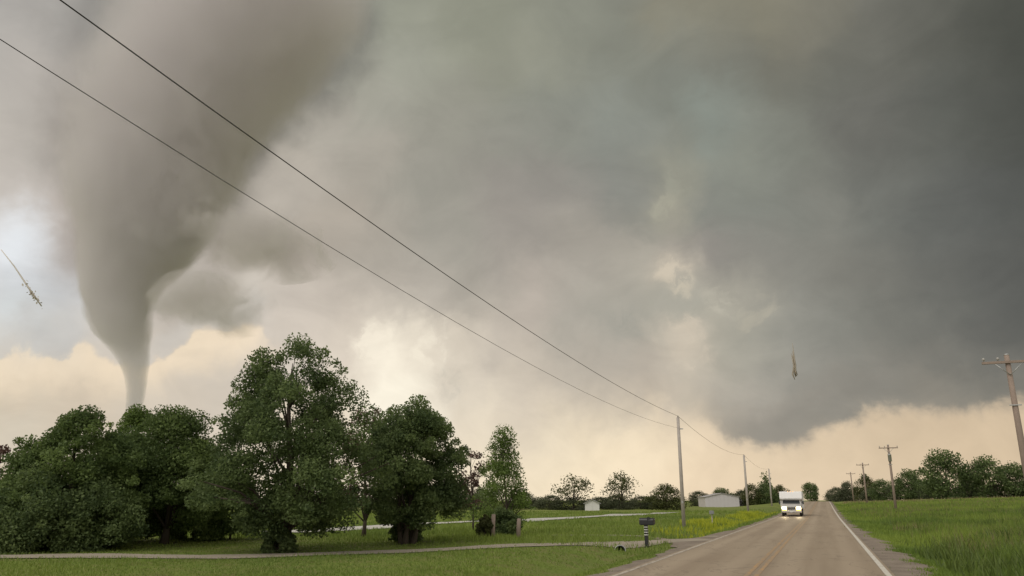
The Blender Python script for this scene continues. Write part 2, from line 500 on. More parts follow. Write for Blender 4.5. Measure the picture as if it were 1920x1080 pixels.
def gz(x, y):
    x, y = np.asarray(x, float), np.asarray(y, float)
    z = road_z(y) * S((x + 24) / 17)
    z = z + 1.0 * S((x - 4) / 40) * S((y - 15) / 90)
    drive = np.exp(-((y - 36.0) / 4.5) ** 2)
    z = z - 0.38 * np.exp(-((x + 7.0) / 1.0) ** 2) * (1 - drive) * S((y - 5) / 10)
    z = z - 0.16 * np.exp(-((x - 3.6) / 1.1) ** 2)
    off = S((np.abs(x - RC) - 4.2) / 3)
    z = z + off * (0.05 * np.sin(x * .31 + y * .17) + 0.04 * np.sin(x * .13 - y * .29 + 1) + 0.03 * np.sin(x * .71 + 2.0) * np.sin(y * .53))
    return z


def at(px, py):
    """where the sight line through a photo pixel meets the terrain"""
    d = ray(px, py)
    lo, hi, p = 0.0, None, None
    t = 0.0
    for i in range(1, 900):
        t2 = i * 0.0006 * (1 + i * 0.004)
        q = np.array([0, 0, EYE]) + d * t2
        if q[2] < float(gz(q[0], q[1])):
            a, b = t, t2
            for _ in range(30):
                mid = (a + b) / 2
                q = np.array([0, 0, EYE]) + d * mid
                if q[2] < float(gz(q[0], q[1])):
                    b = mid
                else:
                    a = mid
            return q
        t = t2
    raise ValueError((px, py))


def at_dist(px, fwd):
    """ground point under a photo column, a given distance ahead of the camera"""
    d = ray(px, 938)
    f = -d[0] * SY + d[1] * CYW
    x, y = d[0] * fwd / f, d[1] * fwd / f
    return np.array([x, y, float(gz(x, y))])


def grid_axis(lo, hi, f0, f1, step, grow):
    a = list(np.arange(f0, f1 + 1e-6, step))
    s = step
    while a[-1] < hi:
        s *= grow
        a.append(a[-1] + s)
    s = step
    while a[0] > lo:
        s *= grow
        a.insert(0, a[0] - s)
    return np.array(a)


gx = grid_axis(-9000, 9000, -45, 30, 0.5, 1.12)
gy = grid_axis(-300, 9000, -4, 130, 0.75, 1.10)
XX, YY = np.meshgrid(gx, gy)
ZZ = gz(XX, YY) - 0.07 * (np.abs(XX - RC) < RH - 0.15)
nx, ny = len(gx), len(gy)
idx = np.arange(nx * ny).reshape(ny, nx)
quads = np.stack([idx[:-1, :-1], idx[:-1, 1:], idx[1:, 1:], idx[1:, :-1]], -1).reshape(-1, 4)
m_ground, k, b = mat('field turf')
geo = k.add('ShaderNodeNewGeometry')
P = geo.outputs['Position']
na = k.noise(P, 0.06, 5, 0.6)
nb = k.noise(P, 0.9, 6, 0.65)
ncl = k.noise(P, 14.0, 3, 0.6)
c1 = k.mix(k.ramp(na, 0.35, 0.65), (0.140, 0.192, 0.042, 1), (0.200, 0.248, 0.052, 1))
c1 = k.mix(k.ramp(nb, 0.40, 0.68), c1, (0.205, 0.195, 0.075, 1))
c1 = k.mix(k.math('MULTIPLY', k.ramp(ncl, 0.45, 0.7), 0.6), c1, (0.090, 0.118, 0.030, 1))
k.l.new(c1, b.inputs['Base Color'])
set_bsdf(b, Roughness=0.9)
b.inputs['Specular IOR Level'].default_value = 0.1
bp = k.add('ShaderNodeBump')
bp.inputs['Strength'].default_value = 0.8
bp.inputs['Distance'].default_value = 0.08
k.l.new(k.math('ADD', ncl, k.math('MULTIPLY', nb, 2.0)), bp.inputs['Height'])
k.l.new(bp.outputs[0], b.inputs['Normal'])
ground = obj('ground', np_mesh('ground', np.stack([XX, YY, ZZ], -1).reshape(-1, 3), quads, smooth=True), m_ground)
tag(ground, kind='structure')


def ribbon(name, rows, lift, m, kind='structure'):
    """rows: list of list of (x, y) across the strip; draped on the terrain"""
    R = np.array(rows, float)
    ny_, nx_ = R.shape[:2]
    z = gz(R[..., 0], R[..., 1]) + lift
    V = np.concatenate([R, z[..., None]], -1).reshape(-1, 3)
    i = np.arange(nx_ * ny_).reshape(ny_, nx_)
    F = np.stack([i[:-1, :-1], i[:-1, 1:], i[1:, 1:], i[1:, :-1]], -1).reshape(-1, 4)
    o = obj(name, np_mesh(name, V, F, smooth=True), m)
    return tag(o, kind=kind)


ROWS = np.concatenate([np.arange(-20, 120, 1.0), np.arange(120, 420, 3.0)])
# gravel shoulders, ragged outer edge
m_grav, k, b = mat('shoulder gravel')
geo = k.add('ShaderNodeNewGeometry')
n = k.noise(geo.outputs['Position'], 1.1, 6, 0.7)
n3 = k.noise(geo.outputs['Position'], 28, 3, 0.7)
c = k.mix(k.ramp(n, .3, .7), (0.165, 0.128, 0.098, 1), (0.270, 0.220, 0.172, 1))
c = k.mix(k.math('MULTIPLY', k.ramp(n3, .45, .7), .5), c, (0.30, 0.25, 0.20, 1))
k.l.new(c, b.inputs['Base Color'])
set_bsdf(b, Roughness=0.95)
bp = k.add('ShaderNodeBump')
bp.inputs['Strength'].default_value = 0.9
bp.inputs['Distance'].default_value = 0.03
k.l.new(n3, bp.inputs['Height'])
k.l.new(bp.outputs[0], b.inputs['Normal'])


def edge_noise(y, s):
    return 0.30 * np.sin(y * .9 + s) * np.sin(y * .37 + 2 * s) + 0.18 * np.sin(y * 2.3 + s) + 0.10 * np.sin(y * 4.1 + 3 * s)


fine = np.concatenate([np.arange(0, 90, 0.3), np.arange(90, 420, 2.0)])
rowsR, rowsL = [], []
for y in fine:
    w = 1.15 * (1 - 0.55 * S((y - 25) / 45)) + edge_noise(y, 1.3) * 0.8
    rowsR.append([(RC + RH - 0.1 + w * t, y) for t in (0, .35, .7, 1)])
    w = 0.55 + 0.5 * edge_noise(y, 4.1) + 2.7 * math.exp(-((y - 39.5) / 5.5) ** 2)
    rowsL.append([(RC - RH + 0.1 - max(.15, w) * t, y) for t in (1, .7, .35, 0)])
shr = ribbon('gravel_shoulder', rowsR, 0.022, m_grav)
shl = ribbon('gravel_shoulder', rowsL, 0.022, m_grav)

# the road
m_road, k, b = mat('worn chip seal')
geo = k.add('ShaderNodeNewGeometry')
P = geo.outputs['Position']
st = k.vec('MULTIPLY', P, (1.6, 0.05, 1))
ns = k.noise(st, 1.0, 5, 0.6)
nf = k.noise(P, 45, 3, 0.7)
npch = k.noise(k.vec('MULTIPLY', P, (1, 0.3, 1)), 0.5, 4, 0.6)
sx = k.add('ShaderNodeSeparateXYZ')
k.l.new(P, sx.inputs[0])
# wheel tracks at +-0.75 m in each lane, worn paler
rel = k.math('ABSOLUTE', k.math('SUBTRACT', sx.outputs[0], RC))
trk = k.math('ABSOLUTE', k.math('SUBTRACT', k.math('ABSOLUTE', k.math('SUBTRACT', rel, 1.5)), 0.75))
trk = k.ramp(trk, 0.05, 0.45, 1.0, 0.0)
c = k.mix(k.ramp(ns, .3, .7), (0.275, 0.210, 0.146, 1), (0.335, 0.262, 0.186, 1))
c = k.mix(k.math('MULTIPLY', trk, .45), c, (0.410, 0.325, 0.236, 1))
c = k.mix(k.math('MULTIPLY', k.ramp(npch, .5, .75), .4), c, (0.225, 0.160, 0.108, 1))
c = k.mix(k.math('MULTIPLY', k.ramp(nf, .5, .7), .3), c, (0.10, 0.085, 0.07, 1))
ncr = k.noise(k.vec('MULTIPLY', P, (1.0, .45, 1)), 0.55, 5, 0.55, .6)
crk = k.ramp(k.math('ABSOLUTE', k.math('SUBTRACT', ncr, .5)), .003, .010, 1.0, 0.0)
c = k.mix(k.math('MULTIPLY', crk, .4), c, (0.13, 0.10, 0.075, 1))
k.l.new(c, b.inputs['Base Color'])
set_bsdf(b, Roughness=0.62)
b.inputs['Specular IOR Level'].default_value = 0.35
bp = k.add('ShaderNodeBump')
bp.inputs['Strength'].default_value = 0.5
bp.inputs['Distance'].default_value = 0.01
k.l.new(nf, bp.inputs['Height'])
k.l.new(bp.outputs[0], b.inputs['Normal'])
road = ribbon('road', [[(RC + RH * t, y) for t in (-1, -.5, 0, .5, 1)] for y in ROWS], 0.045, m_road)


def paint(name, col, wear_lo, wear_hi, under):
    m, k, b = mat(name)
    geo = k.add('ShaderNodeNewGeometry')
    n = k.noise(k.vec('MULTIPLY', geo.outputs['Position'], (6, 1.2, 1)), 1.6, 6, 0.7)
    c = k.mix(k.ramp(n, wear_lo, wear_hi), (*under, 1), (*col, 1))
    k.l.new(c, b.inputs['Base Color'])
    set_bsdf(b, Roughness=0.6)
    return m


m_white = paint('white road paint', (0.60, 0.56, 0.49), .28, .52, (.36, .31, .26))
m_pale = paint('worn white road paint', (0.50, 0.44, 0.37), .35, .60, (.26, .21, .165))
m_yel = paint('worn yellow road paint', (0.46, 0.26, 0.10), .38, .74, (.29, .215, .145))
for nm, x0, w, m in (('edge_line', RC + RH - 0.20, 0.13, m_white), ('edge_line', RC - RH + 0.10, 0.12, m_pale),
                     ('centre_line', RC - 0.16, 0.11, m_yel), ('centre_line', RC + 0.05, 0.11, m_yel)):
    ribbon(nm, [[(x0, y), (x0 + w, y)] for y in ROWS], 0.050, m)

# driveway winding in from the road, and the pale lane beyond the trees
m_drive = simple('pale gravel', (0.30, 0.255, 0.20), 0.95, 0, .3, 1.2, .3)
m_lane = simple('wet concrete', (0.46, 0.44, 0.41), 0.4, 0, .12, .8)


def path_rows(pts, hw, n=80):
    pts = np.array(pts, float)
    t = np.r_[0, np.cumsum(np.linalg.norm(np.diff(pts, axis=0), axis=1))]
    s = np.linspace(0, t[-1], n)
    # smooth Catmull-like: interpolate then blur
    X, Y = np.interp(s, t, pts[:, 0]), np.interp(s, t, pts[:, 1])
    for _ in range(12):
        X[1:-1] = (X[:-2] + 2 * X[1:-1] + X[2:]) / 4
        Y[1:-1] = (Y[:-2] + 2 * Y[1:-1] + Y[2:]) / 4
    tx, ty = np.gradient(X), np.gradient(Y)
    L = np.hypot(tx, ty)
    nx_, ny_ = -ty / L, tx / L
    rows = []
    for i in range(n):
        w = hw * (1 + 0.10 * math.sin(i * .9) + 0.06 * math.sin(i * 2.3))
        rows.append([(X[i] + nx_[i] * w * q, Y[i] + ny_[i] * w * q) for q in (-1, -.4, .4, 1)])
    return rows


DRIVE = [(-4.9, 37.0), (-7.0, 34.4), (-8.8, 31.6), (-10.9, 28.9), (-13.8, 25.6), (-17.2, 22.6), (-23.2, 18.0), (-32, 11.5), (-45, 3)]
drive = ribbon('driveway', path_rows(DRIVE, 0.85), 0.028, m_drive)
drive2 = ribbon('driveway', path_rows([(-4.9, 40.0), (-7.0, 39.4), (-9.5, 38.6), (-12.5, 37.2)], 0.55, 40), 0.024, m_drive)
LANE = [(-28.6, 37), (-27.6, 44), (-25.6, 58), (-23.6, 74), (-21.5, 92), (-20.5, 112)]
lane = ribbon('lane', path_rows(LANE, 1.7), 0.07, m_lane)


# ------------------------------------------------------------------ grass (stuff)
def blades(name, m, pts, h, w, lean, tint):
    n = len(pts)
    ang = RNG.uniform(0, 2 * np.pi, n)
    d = np.stack([np.cos(ang), np.sin(ang)], -1)
    la = RNG.uniform(0, 2 * np.pi, n)
    off = np.stack([np.cos(la), np.sin(la)], -1) * (h * lean * RNG.uniform(.2, 1, n))[:, None]
    base = np.stack([pts[:, 0], pts[:, 1], gz(pts[:, 0], pts[:, 1]) - 0.01], -1)
    a, c, t = base.copy(), base.copy(), base.copy()
    a[:, :2] += d * (w / 2)[:, None]
    c[:, :2] -= d * (w / 2)[:, None]
    t[:, :2] += off
    t[:, 2] += h
    V = np.stack([a, c, t], 1).reshape(-1, 3)
    F = np.arange(3 * n).reshape(-1, 3)
    o = obj(name, np_mesh(name, V, F, np.repeat(tint, 3)), m)
    return tag(o, kind='stuff')


def patch(x, y, s, ph):
    return np.clip(0.5 + 0.28 * np.sin(x * s + ph) * np.sin(y * s * .6 + 2 * ph) + 0.22 * np.sin(x * s * 2.7 + y * s * 1.3 + ph) + .18 * np.sin(y * s * 2.1 - x * s + 3 * ph), 0, 1)


def view_points(n, f0, f1, u0, u1):
    """random ground points in the wedge of view, denser up close"""
    f = f0 * (f1 / f0) ** RNG.uniform(0, 1, n)
    u = RNG.uniform(u0, u1, n)
    r = f * (u - CX) / (FPX * CP + 398 * SP)
    return r * CYW - f * SY, r * SY + f * CYW, f


m_tall = leaf_mat('verge grass', (0.118, 0.190, 0.036), (0.268, 0.345, 0.062), .4)
m_lawn = leaf_mat('mown grass', (0.140, 0.205, 0.042), (0.250, 0.320, 0.064), .4)
x, y, f = view_points(150000, 14, 170, 1500, 2200)
edge = RC + RH + 1.0 * (1 - 0.55 * S((y - 25) / 45)) + edge_noise(y, 1.3) * 0.8
ok = x > edge - RNG.exponential(.12, len(x))
x, y, f, edge = x[ok], y[ok], f[ok], edge[ok]
pt = patch(x, y, .22, 1.0)
h = (0.10 + 0.34 * np.clip((x - edge) / 3.0, 0, 1)) * (0.55 + .9 * patch(x, y, .5, 2.2)) * RNG.uniform(.5, 1.2, len(x))
blades('verge_grass', m_tall, np.stack([x, y], -1), h, 0.012 + f * 0.0009, .55, np.clip(pt * .8 + RNG.normal(.1, .18, len(x)), 0, 1))
m_dry = leaf_mat('dry seed grass', (0.175, 0.150, 0.070), (0.300, 0.240, 0.130), .3)
x, y, f = view_points(60000, 15, 200, 1560, 2300)
pt = patch(x, y, .13, 4.0) + .35 * S((y - 40) / 60) - .25
ok = (x > 4.0 + edge_noise(y, .4)) & (pt > RNG.uniform(.25, 1.0, len(x)))
x, y, f = x[ok], y[ok], f[ok]
blades('dry_grass', m_dry, np.stack([x, y], -1), RNG.uniform(.25, .62, len(x)), 0.010 + f * 0.0007, .5, RNG.uniform(0, 1, len(x)))
m_weed = leaf_mat('broad weeds', (0.070, 0.110, 0.028), (0.150, 0.200, 0.045), .35)
cx_, cy_, f = view_points(420, 16, 110, 1560, 2250)
cx_, cy_ = cx_[cx_ > 3.2], cy_[cx_ > 3.2]
n_ = len(cx_)
q = RNG.integers(0, n_, 26000)
sp_ = RNG.uniform(.25, .9, n_)
x = cx_[q] + RNG.normal(size=len(q)) * sp_[q]
y = cy_[q] + RNG.normal(size=len(q)) * sp_[q] * 1.3
ok = x > 2.7
x, y, q = x[ok], y[ok], q[ok]
ht = RNG.uniform(.25, .75, n_)
blades('weed_clumps', m_weed, np.stack([x, y], -1), ht[q] * RNG.uniform(.4, 1.1, len(q)), np.full(len(q), .07), .7, np.clip(RNG.uniform(0, 1, n_)[q] * .7 + RNG.uniform(0, .3, len(q)), 0, 1))
x, y, f = view_points(190000, 14, 120, -250, 1560)
PD = np.array([p for r_ in path_rows(DRIVE, .1) for p in r_[:1]])
PL = np.array([p for r_ in path_rows(LANE, .1) for p in r_[:1]])
P2 = np.array([p for r_ in path_rows([(-4.9, 40.0), (-7.0, 39.4), (-9.5, 38.6), (-12.5, 37.2)], .1, 40) for p in r_[:1]])


def dist_to(x, y, P_):
    d = np.full(len(x), 1e9)
    for q in P_:
        d = np.minimum(d, np.hypot(x - q[0], y - q[1]))
    return d


dd, dl, d2 = dist_to(x, y, PD), dist_to(x, y, PL), dist_to(x, y, P2)
ed = RC - RH - (0.55 + 0.5 * edge_noise(y, 4.1) + 2.6 * np.exp(-((y - 39.5) / 5.5) ** 2)).clip(.15)
ok = (x < ed + RNG.exponential(.08, len(x))) & (dd > RNG.uniform(.35, 1.1, len(x)) * (1 - .7 * np.exp(-((x + 10.3) / 1.8) ** 2))) & (dl > 1.65) & (d2 > .5)
x, y, f, dd = x[ok], y[ok], f[ok], dd[ok]
beyond = (y > 30) | (x < -30)
h = np.where(beyond, .20, .075) * RNG.uniform(.5, 1.3, len(x)) * (.6 + .8 * patch(x, y, .4, .6))
pt = patch(x, y, .16, .3)
blades('lawn_grass', m_lawn, np.stack([x, y], -1), h, 0.010 + f * 0.0009, .7, np.clip(pt * .7 + RNG.normal(.15, .2, len(x)), 0, 1))
# yellow flowering weeds on the left bank
m_flow = leaf_mat('yellow blossom', (0.28, 0.34, 0.03), (0.52, 0.54, 0.05), .45)
x = RNG.uniform(-15, -5.8, 60000)
y = RNG.uniform(44, 112, 60000)
pk = np.exp(-((x + 7.6) / 2.4) ** 2) * (0.25 + patch(x, y, .35, 1.9)) * S((y - 41) / 4)
ok = pk > RNG.uniform(0.34, 1.8, len(x))
x, y = x[ok], y[ok]
h = RNG.uniform(.15, .42, len(x))
blades('yellow_wildflowers', m_flow, np.stack([x, y], -1), h, np.full(len(x), .09), .4, RNG.uniform(0, 1, len(x)))


# ------------------------------------------------------------------ trees
m_bark = simple('bark', (0.075, 0.058, 0.045), 0.95, 0, .4, 9, .6)
FOL = {
    'dark': leaf_mat('dark green leaves', (0.068, 0.104, 0.040), (0.200, 0.262, 0.098), .5),
    'mid': leaf_mat('mid green leaves', (0.078, 0.120, 0.040), (0.205, 0.275, 0.086), .48),
    'fresh': leaf_mat('fresh green leaves', (0.100, 0.150, 0.040), (0.215, 0.300, 0.076), .48),
    'maroon': leaf_mat('maroon leaves', (0.085, 0.046, 0.040), (0.165, 0.098, 0.080), .35),
    'grey': leaf_mat('haze greyed leaves', (0.075, 0.088, 0.048), (0.135, 0.150, 0.085), .35),  # far foliage colour greyed to stand in for distance haze
    'olive': leaf_mat('olive leaves', (0.062, 0.074, 0.024), (0.120, 0.132, 0.044), .35),
}


def leaf_quads(C, size, rng, droop=0.3):
    n = len(C)
    nrm = rng.normal(size=(n, 3))
    nrm[:, 2] += 0.6
    nrm /= np.linalg.norm(nrm, axis=1)[:, None]
    a = np.cross(nrm, rng.normal(size=(n, 3)))
    a /= np.linalg.norm(a, axis=1)[:, None]
    bb = np.cross(nrm, a)
    L = (size * rng.uniform(.6, 1.35, n))[:, None]
    V = np.stack([C - a * L * .5, C + bb * L * .30 - nrm * L * .06, C + a * L * .5, C - bb * L * .30 - nrm * L * .06], 1)
    return V.reshape(-1, 3), np.arange(4 * n).reshape(-1, 4)


def make_tree(name, label, cat, loc, h, width, prof, base, fol, n_leaf, leaf, clumps, clump_r, trunk_r, rng_seed, group=None,
              stems=1, lean=0.0, limbs=14, shell=.45, depth=1.0, lobes=0.22, flat=.75, kink=.03):
    """profile: (relative height in the crown, relative radius); base: height where the crown starts"""
    rng = np.random.default_rng(rng_seed)
    root = empty(name, loc)
    tag(root, label, cat, group)
    ph, pr = zip(*prof)
    hh = np.linspace(0, 1, 200)
    rr = np.interp(hh, ph, pr)
    cum = np.cumsum(rr ** 1.4 + 0.02)
    ch = np.interp(rng.uniform(0, cum[-1], clumps), cum, hh)
    ang = rng.uniform(0, 2 * np.pi, clumps)
    p1, p2, p3 = rng.uniform(0, 6.28, 3)
    lob = 1 + lobes * (np.sin(2 * ang + p1 + 3 * ch) * .5 + np.sin(3 * ang + p2 - 5 * ch) * .35 + np.sin(5 * ang + p3 + 7 * ch) * .3)
    R = np.interp(ch, ph, pr) * width / 2 * lob
    rad = np.maximum(R - clump_r * .55, R * .35) * (shell + (1 - shell) * rng.uniform(0, 1, clumps) ** .5)
    stray = rng.uniform(0, 1, clumps) < .16            # loose shoots that break the outline
    rad = np.where(stray, R * rng.uniform(.92, 1.14, clumps), rad)
    cz = base + ch * (h - base - clump_r * .5)
    C = np.stack([rad * np.cos(ang) + lean * cz, rad * np.sin(ang) * depth, cz], -1)
    cr = clump_r * rng.uniform(.5, 1.45, clumps)
    cr = np.where(stray, clump_r * rng.uniform(.30, .55, clumps), cr)
    C[:, 2] += np.where(stray & (ch > .8), rng.uniform(0, clump_r * .8, clumps), 0)
    # trunk and limbs
    bm = bmesh.new()
    tips = []
    for s in range(stems):
        a = 2 * math.pi * s / stems + rng.uniform(0, 1)
        sp = 0.0 if stems == 1 else trunk_r * 1.5
        pts, rads = [], []
        top = base + (h - base) * (0.86 if stems == 1 else .6)
        for i in range(9):
            t = i / 8
            sway = kink * h * math.sin(t * 5 + a)
            out = sp * (1 + 3.2 * t)
            pts.append((math.cos(a) * out * (stems > 1) + sway * .5 + lean * top * t, math.sin(a) * out * (stems > 1) + sway * .4, -0.08 + (top + .08) * t))
            flare = 1.45 if i == 0 else 1.0
            rads.append(max(.012, trunk_r * flare * (1 - t) ** .8 + .012))
        tube(bm, pts, rads, 8)
        tips.append((pts, rads))
    order = rng.permutation(clumps)[:limbs]
    for j in order:
        pts, rads = tips[j % stems]
        c = C[j]
        zt = max(base * .8, c[2] - np.hypot(c[0], c[1]) * .75 - .2)
        i = min(7, max(1, int(zt / (pts[-1][2]) * 8)))
        p0 = np.array(pts[i])
        mid = p0 * .45 + c * .55 + np.array([0, 0, .10 * (h - base)]) * .5
        r0 = rads[i] * .55
        tube(bm, [p0, p0 * .6 + mid * .4, mid, c], [r0, r0 * .7, r0 * .45, max(.008, r0 * .15)], 5)
    obj('trunk', bm, m_bark, root)
    # leaves
    which = rng.choice(clumps, n_leaf, p=cr ** 2 / (cr ** 2).sum())
    v = rng.normal(size=(n_leaf, 3))
    v /= np.linalg.norm(v, axis=1)[:, None]
    v *= (rng.uniform(0, 1, n_leaf) ** .45)[:, None]
    v[:, 2] *= flat
    LC = C[which] + v * cr[which][:, None]
    LC[:, 2] -= .25 * (v[:, 0] ** 2 + v[:, 1] ** 2) * cr[which]
    LC[:, 2] = np.maximum(LC[:, 2], .05)
    V, F = leaf_quads(LC, np.full(n_leaf, leaf), rng)
    ct = rng.uniform(0, 1, clumps)
    tint = np.clip(.75 * ct[which] + .12 + rng.normal(0, .17, n_leaf), 0, 1)
    obj('crown', np_mesh('crown', V, F, np.repeat(tint, 4)), FOL[fol], root)
    return root


def size_px(p, px_h=None, top=None):
    """metres between the ground at p and the sight line of photo row `top` over it"""
    f = -p[0] * SY + p[1] * CYW
    v = top - CY
    up = (FPX * SP - v * CP) / (FPX * CP + v * SP) * f
    return EYE + up - p[2]


def m_per_px(p, row=900):
    f = -p[0] * SY + p[1] * CYW
    return f / (FPX * CP + (row - CY) * SP)


ROUND = ((0, .75), (.2, 1), (.45, 1), (.7, .85), (.88, .55), (1, .22))
OVAL = ((0, .65), (.15, .92), (.4, 1), (.6, .92), (.8, .66), (.93, .42), (1, .2))
CONE = ((0, .75), (.12, 1), (.3, .86), (.55, .58), (.8, .34), (1, .10))
BUSH = ((0, .9), (.3, 1), (.65, .85), (1, .35))


def tree_at(name, label, px, py, top, wpx, prof, base_f, fol, n_leaf, leaf, clumps, clump_f, trunk_r, seed, p=None, cat='tree', **kw):
    p = at(px, py) if p is None else p
    h = size_px(p, top=top)
    w = wpx * m_per_px(p, (top + 900) / 2)
    return make_tree(name, label, cat, p, h, w, prof, h * base_f, fol, n_leaf, leaf, clumps, clump_f * w, trunk_r, seed, **kw)


BIG = ((0, .30), (.05, .62), (.13, .90), (.24, 1), (.40, .98), (.6, .86), (.75, .72), (.88, .58), (.96, .36), (1, .18))
tree_at('maple_tree', 'tallest broad green tree standing beside the driveway with sky gaps near its top', 528, 1036, 634, 326, BIG, .10, 'dark', 86000, .108, 270, .085, .17, 11, limbs=34, lobes=.42, shell=.35)
tree_at('shade_tree', 'dense rounded dark tree with several stems right of the tallest tree', 764, 1020, 742, 206, OVAL, .17, 'dark', 72000, .108, 170, .11, .10, 12, stems=4, limbs=20)
tree_at('young_tree', 'slim bright green young tree with pointed top rising from a dark shrub', 946, 1000, 792, 138, CONE, .12, 'fresh', 14000, .108, 80, .14, .07, 13, limbs=22, lobes=.35, shell=.3)
tree_at('broadleaf_tree', 'bushy green tree at far left under the tornado, broadest of the left clump', 118, 1030, 764, 232, ROUND, .03, 'mid', 76000, .108, 180, .11, .14, 14, limbs=20)
tree_at('broadleaf_tree', 'lighter green tree directly below the tornado tip between two taller neighbours', 226, 1016, 762, 150, OVAL, .06, 'fresh', 46000, .108, 100, .15, .11, 15, limbs=18)
tree_at('broadleaf_tree', 'round topped green tree with bare trunk just left of the tallest tree', 306, 1020, 760, 190, OVAL, .10, 'mid', 64000, .108, 130, .14, .13, 16, limbs=20, lobes=.35)
tree_at('reddish_tree', 'thin maroon leaved tree at the left edge of the view', -22, 1016, 832, 84, OVAL, .2, 'maroon', 3500, .13, 40, .18, .07, 17)
tree_at('reddish_tree', 'sparse maroon leaved tree squeezed between the tallest tree and the rounded dark tree', 678, 1008, 742, 120, OVAL, .22, 'maroon', 6000, .12, 46, .15, .08, 18, limbs=26, shell=.2)
tree_at('reddish_tree', 'sparse maroon leaved tree just left of the slim young tree', 884, 996, 826, 76, OVAL, .25, 'maroon', 1500, .15, 26, .16, .05, 19, limbs=20, shell=.2)
# undergrowth
for i, (px, py, top, w, fol, lab) in enumerate((
        (40, 1036, 870, 190, 'dark', 'dark bushy undergrowth below the left edge trees'),
        (165, 1032, 890, 170, 'dark', 'dark shrub under the broad tree at far left'),
        (-70, 1030, 860, 190, 'dark', 'dark shrub at the very left edge of the trees'),
        (360, 1012, 880, 120, 'mid', 'green shrub filling the gap left of the tallest tree'),
        (430, 1012, 880, 110, 'mid', 'green shrub half hidden behind the tallest tree'),
        (762, 1016, 968, 62, 'dark', 'dark shrub low around the stems of the rounded tree'),
        (946, 1004, 950, 66, 'dark', 'dark round shrub at the foot of the slim young tree'),
        (522, 1037, 985, 62, 'dark', 'dark leafy shoots crowding the trunk of the tallest tree'),
        (908, 1008, 962, 30, 'olive', 'small olive shrub beside a weathered post'))):
    tree_at('shrub', lab, px, py, top, w, BUSH, .06, fol, int(5000 + w * 120), .105, 40 + w // 4, .16, .035, 40 + i, cat='shrub', limbs=10)

# far trees: prototypes, then copies with their own place and size
def far_proto(name, prof, fol, seed, nl=7000, base=.5, **kw):
    return make_tree(name, 'x', 'tree', (0, 0, 0), 10.0, 10.0, prof, base, fol, nl, .45, 110, 1.6, .24, seed, limbs=12, **kw)


PROTO = {
    'round': far_proto('round_tree', ROUND, 'dark', 61), 'oval': far_proto('oval_tree', OVAL, 'dark', 62),
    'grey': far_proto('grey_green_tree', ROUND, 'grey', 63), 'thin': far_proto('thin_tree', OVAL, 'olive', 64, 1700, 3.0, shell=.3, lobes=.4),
    'olive': far_proto('olive_tree', ROUND, 'olive', 65), 'cone': far_proto('conifer_tree', CONE, 'dark', 66),
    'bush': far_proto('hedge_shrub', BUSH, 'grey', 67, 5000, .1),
}
used = set()


def far_tree(kind, px, fwd, top, wpx, label, group, yscale=None):
    p = at_dist(px, fwd)
    t = PROTO[kind]
    if kind in used:
        t = copy_tree(t)
    used.add(kind)
    h = size_px(p, top=top)
    w = wpx * m_per_px(p)
    t.location = (p[0], p[1], p[2] - .05)
    t.scale = (w / 10, w / 10, h / 10)
    t.rotation_euler = (0, 0, random.uniform(0, 6.28))
    t['label'], t['group'] = label, group
    if kind == 'bush':
        t['category'] = 'shrub'
    return t


GL, GR, GC = 'trees far across the left field', 'trees along the right field edge', 'trees around the far end of the road'
far_tree('thin', 1076, 150, 886, 78, 'thin see-through tree on the far left hedge, nearer the slim young tree', GL)
far_tree('thin', 1166, 150, 879, 72, 'thin see-through tree on the far left hedge, nearer the mailbox', GL)
far_tree('olive', 1250, 140, 906, 74, 'round olive green tree left of the pale barn behind the utility pole', GL)
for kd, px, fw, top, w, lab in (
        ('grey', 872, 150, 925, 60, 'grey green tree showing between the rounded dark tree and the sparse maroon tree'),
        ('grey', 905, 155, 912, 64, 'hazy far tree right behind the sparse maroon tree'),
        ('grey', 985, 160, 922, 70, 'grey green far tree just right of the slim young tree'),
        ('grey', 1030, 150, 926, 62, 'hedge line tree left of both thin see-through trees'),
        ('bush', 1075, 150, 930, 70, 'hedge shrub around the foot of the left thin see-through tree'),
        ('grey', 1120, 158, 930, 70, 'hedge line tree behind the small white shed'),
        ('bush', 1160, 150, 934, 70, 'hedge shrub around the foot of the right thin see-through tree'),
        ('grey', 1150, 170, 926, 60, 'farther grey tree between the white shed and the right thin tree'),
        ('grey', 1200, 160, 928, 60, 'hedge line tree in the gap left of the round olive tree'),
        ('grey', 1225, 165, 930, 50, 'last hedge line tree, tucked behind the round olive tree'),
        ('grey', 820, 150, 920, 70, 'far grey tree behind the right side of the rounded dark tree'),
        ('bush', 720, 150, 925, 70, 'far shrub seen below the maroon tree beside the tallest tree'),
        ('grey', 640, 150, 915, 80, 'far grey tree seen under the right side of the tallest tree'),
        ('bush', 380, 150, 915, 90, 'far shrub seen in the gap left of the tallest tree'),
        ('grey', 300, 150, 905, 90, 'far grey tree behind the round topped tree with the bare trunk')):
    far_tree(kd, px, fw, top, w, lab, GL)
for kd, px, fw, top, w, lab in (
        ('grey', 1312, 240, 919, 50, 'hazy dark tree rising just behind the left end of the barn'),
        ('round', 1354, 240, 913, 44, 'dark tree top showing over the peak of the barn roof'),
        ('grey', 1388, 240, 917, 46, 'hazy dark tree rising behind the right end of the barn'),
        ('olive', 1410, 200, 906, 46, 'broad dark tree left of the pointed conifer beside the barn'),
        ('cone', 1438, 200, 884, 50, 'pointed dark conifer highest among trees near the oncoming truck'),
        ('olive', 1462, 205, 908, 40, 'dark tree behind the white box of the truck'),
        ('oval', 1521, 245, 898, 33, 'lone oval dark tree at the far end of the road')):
    far_tree(kd, px, fw, top, w, lab, GC)
